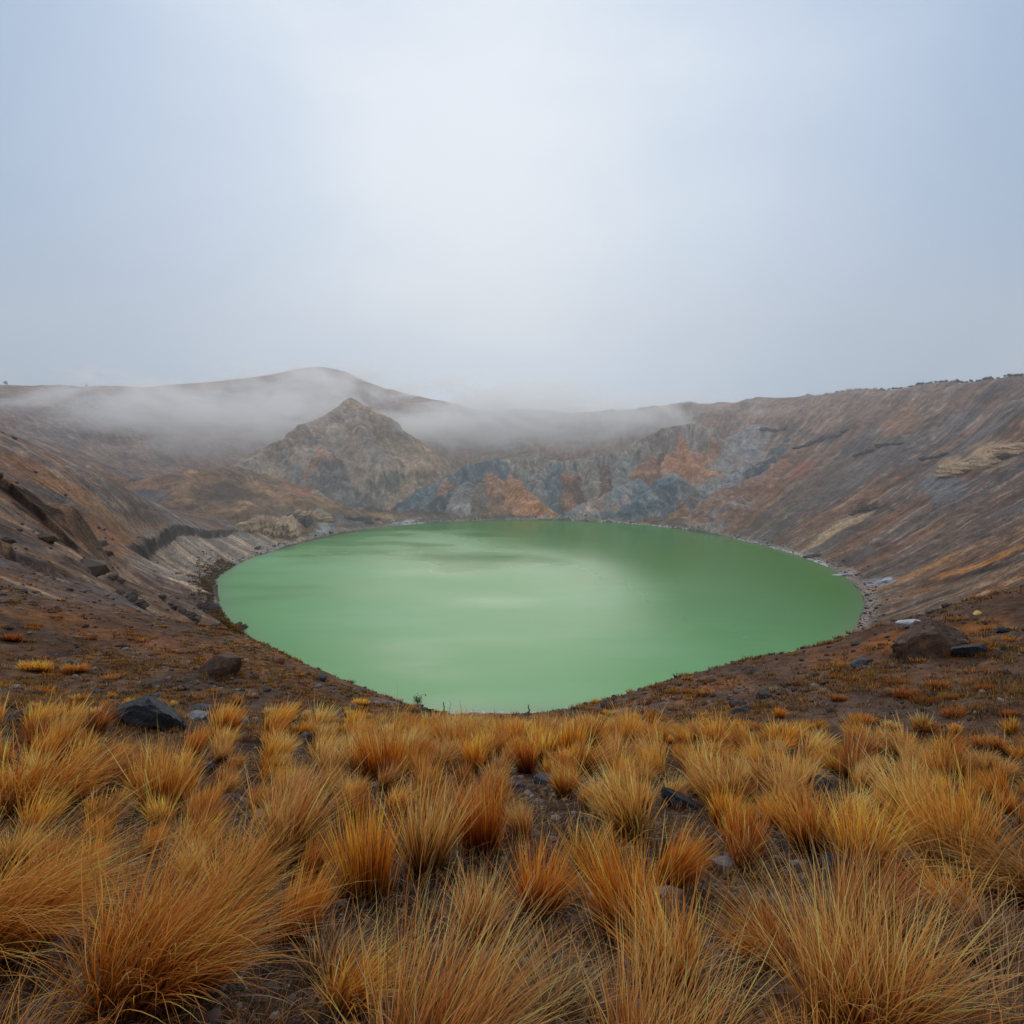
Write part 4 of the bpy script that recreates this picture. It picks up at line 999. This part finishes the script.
for i in range(700):
    yy = math.exp(g.uniform(math.log(13), math.log(60))); xx_ = g.uniform(-1.1, 1.1)*(yy+3); zz_ = float(height(np.array([xx_]), np.array([yy]))[0]); d = yy*CP-zz_*SP; py_ = 512-F*(yy*SP+zz_*CP)/d; px_ = 512+F*xx_/d
    if py_ > edge_py(px_)+2 or polar(np.array([xx_]), np.array([yy]))[1][0] < 4 or fbm(np.array([xx_/6]), np.array([yy/6]), 2, 611)[0] < -.05: continue
    H = g.uniform(.22, .48); v, f, c = blades(g, 60, .35, H, (.2, 0), .9, .5, .75*d/F, 4, ('rust', 'gold', 'orange', 'straw')[i % 4], .15)
    parts.append((v+np.array([xx_, yy, zz_]), f, c*g.uniform(.5, .9)))
for i in range(1500):
    a = g.uniform(math.radians(180), math.radians(238)); th_ = a-2*math.pi; r_ = float(np.interp(th_, _tg, _rg))+abs(g.normal())*3.5+.5; xx_ = LC[0]+r_*math.cos(a); yy = LC[1]+r_*math.sin(a)
    zz_ = float(height(np.array([xx_]), np.array([yy]))[0]); H = g.uniform(.4, 1.3); v, f, c = blades(g, 16, .7, H, (.1, 0), 1.2, .4, .7*yy/F, 3, ('olive', 'rust', 'olive')[i % 3], .15)
    parts.append((v+np.array([xx_, yy, zz_]), f, c*g.uniform(.15, .65)))
tag(link('short_grass', gmesh('short_grass', parts)), 'short rusty grass growing on the brow above the lake', 'grass', kind='stuff')

# separate tufts that stand out on the bare slopes
def tuft(px, py, hpx, kind, label):
    q = hit(px, py, y0=5)
    if q is None: return
    d = q[1]*CP-q[2]*SP; H = hpx*d/F*1.1; gg = np.random.default_rng(int(px*5+py))
    ps = [blades(gg, 320, H*.55, H*.9, (.15, 0), .9, .5, .8*d/F, 5, kind), blades(gg, 80, H*.8, H*.5, (.1, 0), 1.4, .8, .8*d/F, 4, 'rust')]
    tag(link('grass_tuft', gmesh('grass_tuft', ps), loc=tuple(q)), label, 'grass tuft', 'single grass tufts on the bare slopes')
for a in [(12,641,11,'rust','dark rusty tuft at the left edge high on the slope'), (35,671,16,'gold','golden tuft on the left slope, the larger of two neighbours'), (76,672,13,'gold','golden tuft right of its larger neighbour on the left slope'), (45,722,28,'gold','tall golden tuft above the left tall grass'),
          (862,723,16,'gold','round orange tuft on the stony slope right of centre'), (926,731,15,'gold','round orange tuft right of the other on the stony slope'), (906,697,13,'rust','orange tuft higher up the stony slope'), (938,688,12,'rust','dull tuft above the orange one on the stony slope'),
          (808,731,16,'gold','long low golden tuft at the edge of the tall grass'), (955,716,14,'rust','tawny tuft at the right on the stony slope'), (985,690,10,'rust','small tawny tuft near the right edge'), (893,728,9,'rust','small dull tuft between the two round orange ones'), (985,745,16,'gold','golden tuft beside the blue black stone at the right'),
          (360,705,10,'gold','golden tuft on the left brow near the shore'), (838,700,9,'rust','faint tuft on the middle of the stony slope'), (1010,716,10,'rust','tuft at the right frame edge on the stony slope'), (150,712,20,'gold','golden tuft behind the large flat topped black boulder'), (745,730,16,'gold','golden tuft under the pair of dark rocks')]: tuft(*a)

# ------------------------------------------------------------------ woody plants
FM = None
def leafmat():
    m = NT('small_leaves'); ge = m.n('ShaderNodeNewGeometry'); c_ = m.mix(ge.outputs['Random Per Island'], (.03,.05,.02), (.10,.14,.05)); m.l(m.bsdf(c_, .6, .3).outputs[0], m.out.inputs[0]); return m.m
def barkmat():
    m = NT('bark'); ge = m.n('ShaderNodeNewGeometry'); c_ = m.mix(m.noise(ge.outputs['Position'], 9), (.05,.035,.025), (.12,.09,.07)); m.l(m.bsdf(c_, .9, .1).outputs[0], m.out.inputs[0]); return m.m
LM, BM = leafmat(), barkmat()
def tube(p, r):
    V_ = []; F_ = []; p = np.array(p)
    for i, c in enumerate(p):
        for j in range(6): a = j*math.pi/3; V_.append(c+np.array([math.cos(a), math.sin(a), 0])*r[i])
    for i in range(len(p)-1):
        for j in range(6): F_.append((i*6+j, i*6+(j+1) % 6, (i+1)*6+(j+1) % 6, (i+1)*6+j))
    return np.array(V_), np.array(F_)
def shrub_meshes(seed, H, W, nleaf=260, leaf=.09):
    gg = np.random.default_rng(seed); V_ = []; F_ = []; nv = 0; tips = []
    for b in range(6):
        a = gg.random()*6.28; sp = W*.5*gg.uniform(.2, .9); top = H*gg.uniform(.55, .95)
        p = [(0, 0, -.1), (math.cos(a)*sp*.3, math.sin(a)*sp*.3, top*.45), (math.cos(a)*sp, math.sin(a)*sp, top)]
        v, f = tube(p, [H*.02, H*.013, H*.005]); V_.append(v); F_.append(f+nv); nv += len(v); tips += [np.array(p[2]), np.array(p[1])*.4+np.array(p[2])*.6]
    tr = new_mesh('stem', np.concatenate(V_), np.concatenate(F_), [BM])
    c = (np.array(tips)[gg.integers(0, len(tips), nleaf)]*gg.uniform(.25, 1, (nleaf, 1))**.6)+gg.normal(size=(nleaf, 3))*np.array([W*.13, W*.13, H*.09]); a = gg.normal(size=(nleaf, 3)); b = gg.normal(size=(nleaf, 3))
    a /= np.linalg.norm(a, axis=1, keepdims=True); b /= np.linalg.norm(b, axis=1, keepdims=True); s_ = leaf*gg.uniform(.6, 1.4, (nleaf, 1))
    LV = np.stack([c-a*s_, c-b*s_*.6, c+a*s_, c+b*s_*.6], 1).reshape(-1, 3); LFc = np.arange(nleaf*4).reshape(-1, 4)
    return tr, new_mesh('foliage', LV, LFc, [LM], smooth=False)
def shrub(loc, meshes, label, cat='shrub', group=None, sc=1.0, name='shrub'):
    o = bpy.data.objects.new(name, None); COL.objects.link(o); o.location = loc; o.scale = (sc, sc, sc); o.rotation_euler = (0, 0, random.random()*6); tag(o, label, cat, group)
    for nm, me in zip(('stem', 'foliage'), meshes): link(nm, me, o)
    return o
q = hit(418, 707, y0=20); d = q[1]; H = 15*d/F*1.1
shrub(tuple(q), shrub_meshes(5, H, H*.9, 200, .05*H), 'small green shrub standing against the water at the near shore')
SM = [shrub_meshes(31+i, 1.0, 1.1, 160, .13) for i in range(3)]
def skyline(px, y0=60):
    d = ray(px, 400); Y = np.linspace(y0, 760, 1500); X = d[0]/d[1]*Y
    z = height(X, Y); el = z/Y; i = int(np.argmax(el)); return np.array([X[i], Y[i], z[i]])
random.seed(12)
pxs_ = sorted([random.uniform(805, 1024) for _ in range(110)]+[random.uniform(880, 1024) for _ in range(60)])
for i, px in enumerate(pxs_):
    q = skyline(px); k = (px-800)/224; H = q[1]/F*random.uniform(1.6, 3.8)*(.5+.6*k)
    big_ = H*F/q[1] > 3.2
    shrub((q[0], q[1]+random.uniform(-1.5, 1.5), q[2]-.15), SM[i % 3], ('taller dark bush breaking the skyline of the right rim' if big_ else 'tiny dark bush on the skyline of the right rim'), 'bush', 'bushes along the right rim', H*.8, 'bush')
for px, h, lb in ((8, 4, 'tiny dark bush on the skyline at the far left'), (88, 2.2, 'speck of a bush on the left skyline')):
    q = skyline(px, 200); shrub((q[0], q[1], q[2]-.2), SM[0], lb, 'bush', None, h*q[1]/F, 'bush')
def stalk(px, py, hpx, label, seed):
    q = hit(px, py, y0=20)
    if q is None: return
    dd = q[1]; H = hpx*dd/F; gg = np.random.default_rng(seed); p = [(0,0,-.2)]
    for k in range(1, 6): p.append((gg.normal()*H*.03, gg.normal()*H*.03, H*k/5))
    v, f = tube(p, [.045, .04, .035, .03, .022, .012]); V_ = [v]; F_ = [f]; nv = len(v)
    for k in (2, 3, 4):
        b = np.array(p[k]); a = gg.random()*6.28; e = b+np.array([math.cos(a)*H*.16, math.sin(a)*H*.1, H*.12]); v, f = tube([b, e], [.02, .01]); V_.append(v); F_.append(f+nv); nv += len(v)
    tag(link('dead_stalk', new_mesh('dead_stalk', np.concatenate(V_), np.concatenate(F_), [BM]), loc=tuple(q)), label, 'dead stalk', 'dead stalks at the near shore')
stalk(444,714,14,'leftmost bare stalk standing against the water above the white crust',1); stalk(450,714,17,'tall bare stalk second from the left above the white crust',2); stalk(461,714,16,'bare twiggy stalk third from the left above the white crust',3); stalk(529,714,11,'lone short stalk near the right end of the white crust',4)
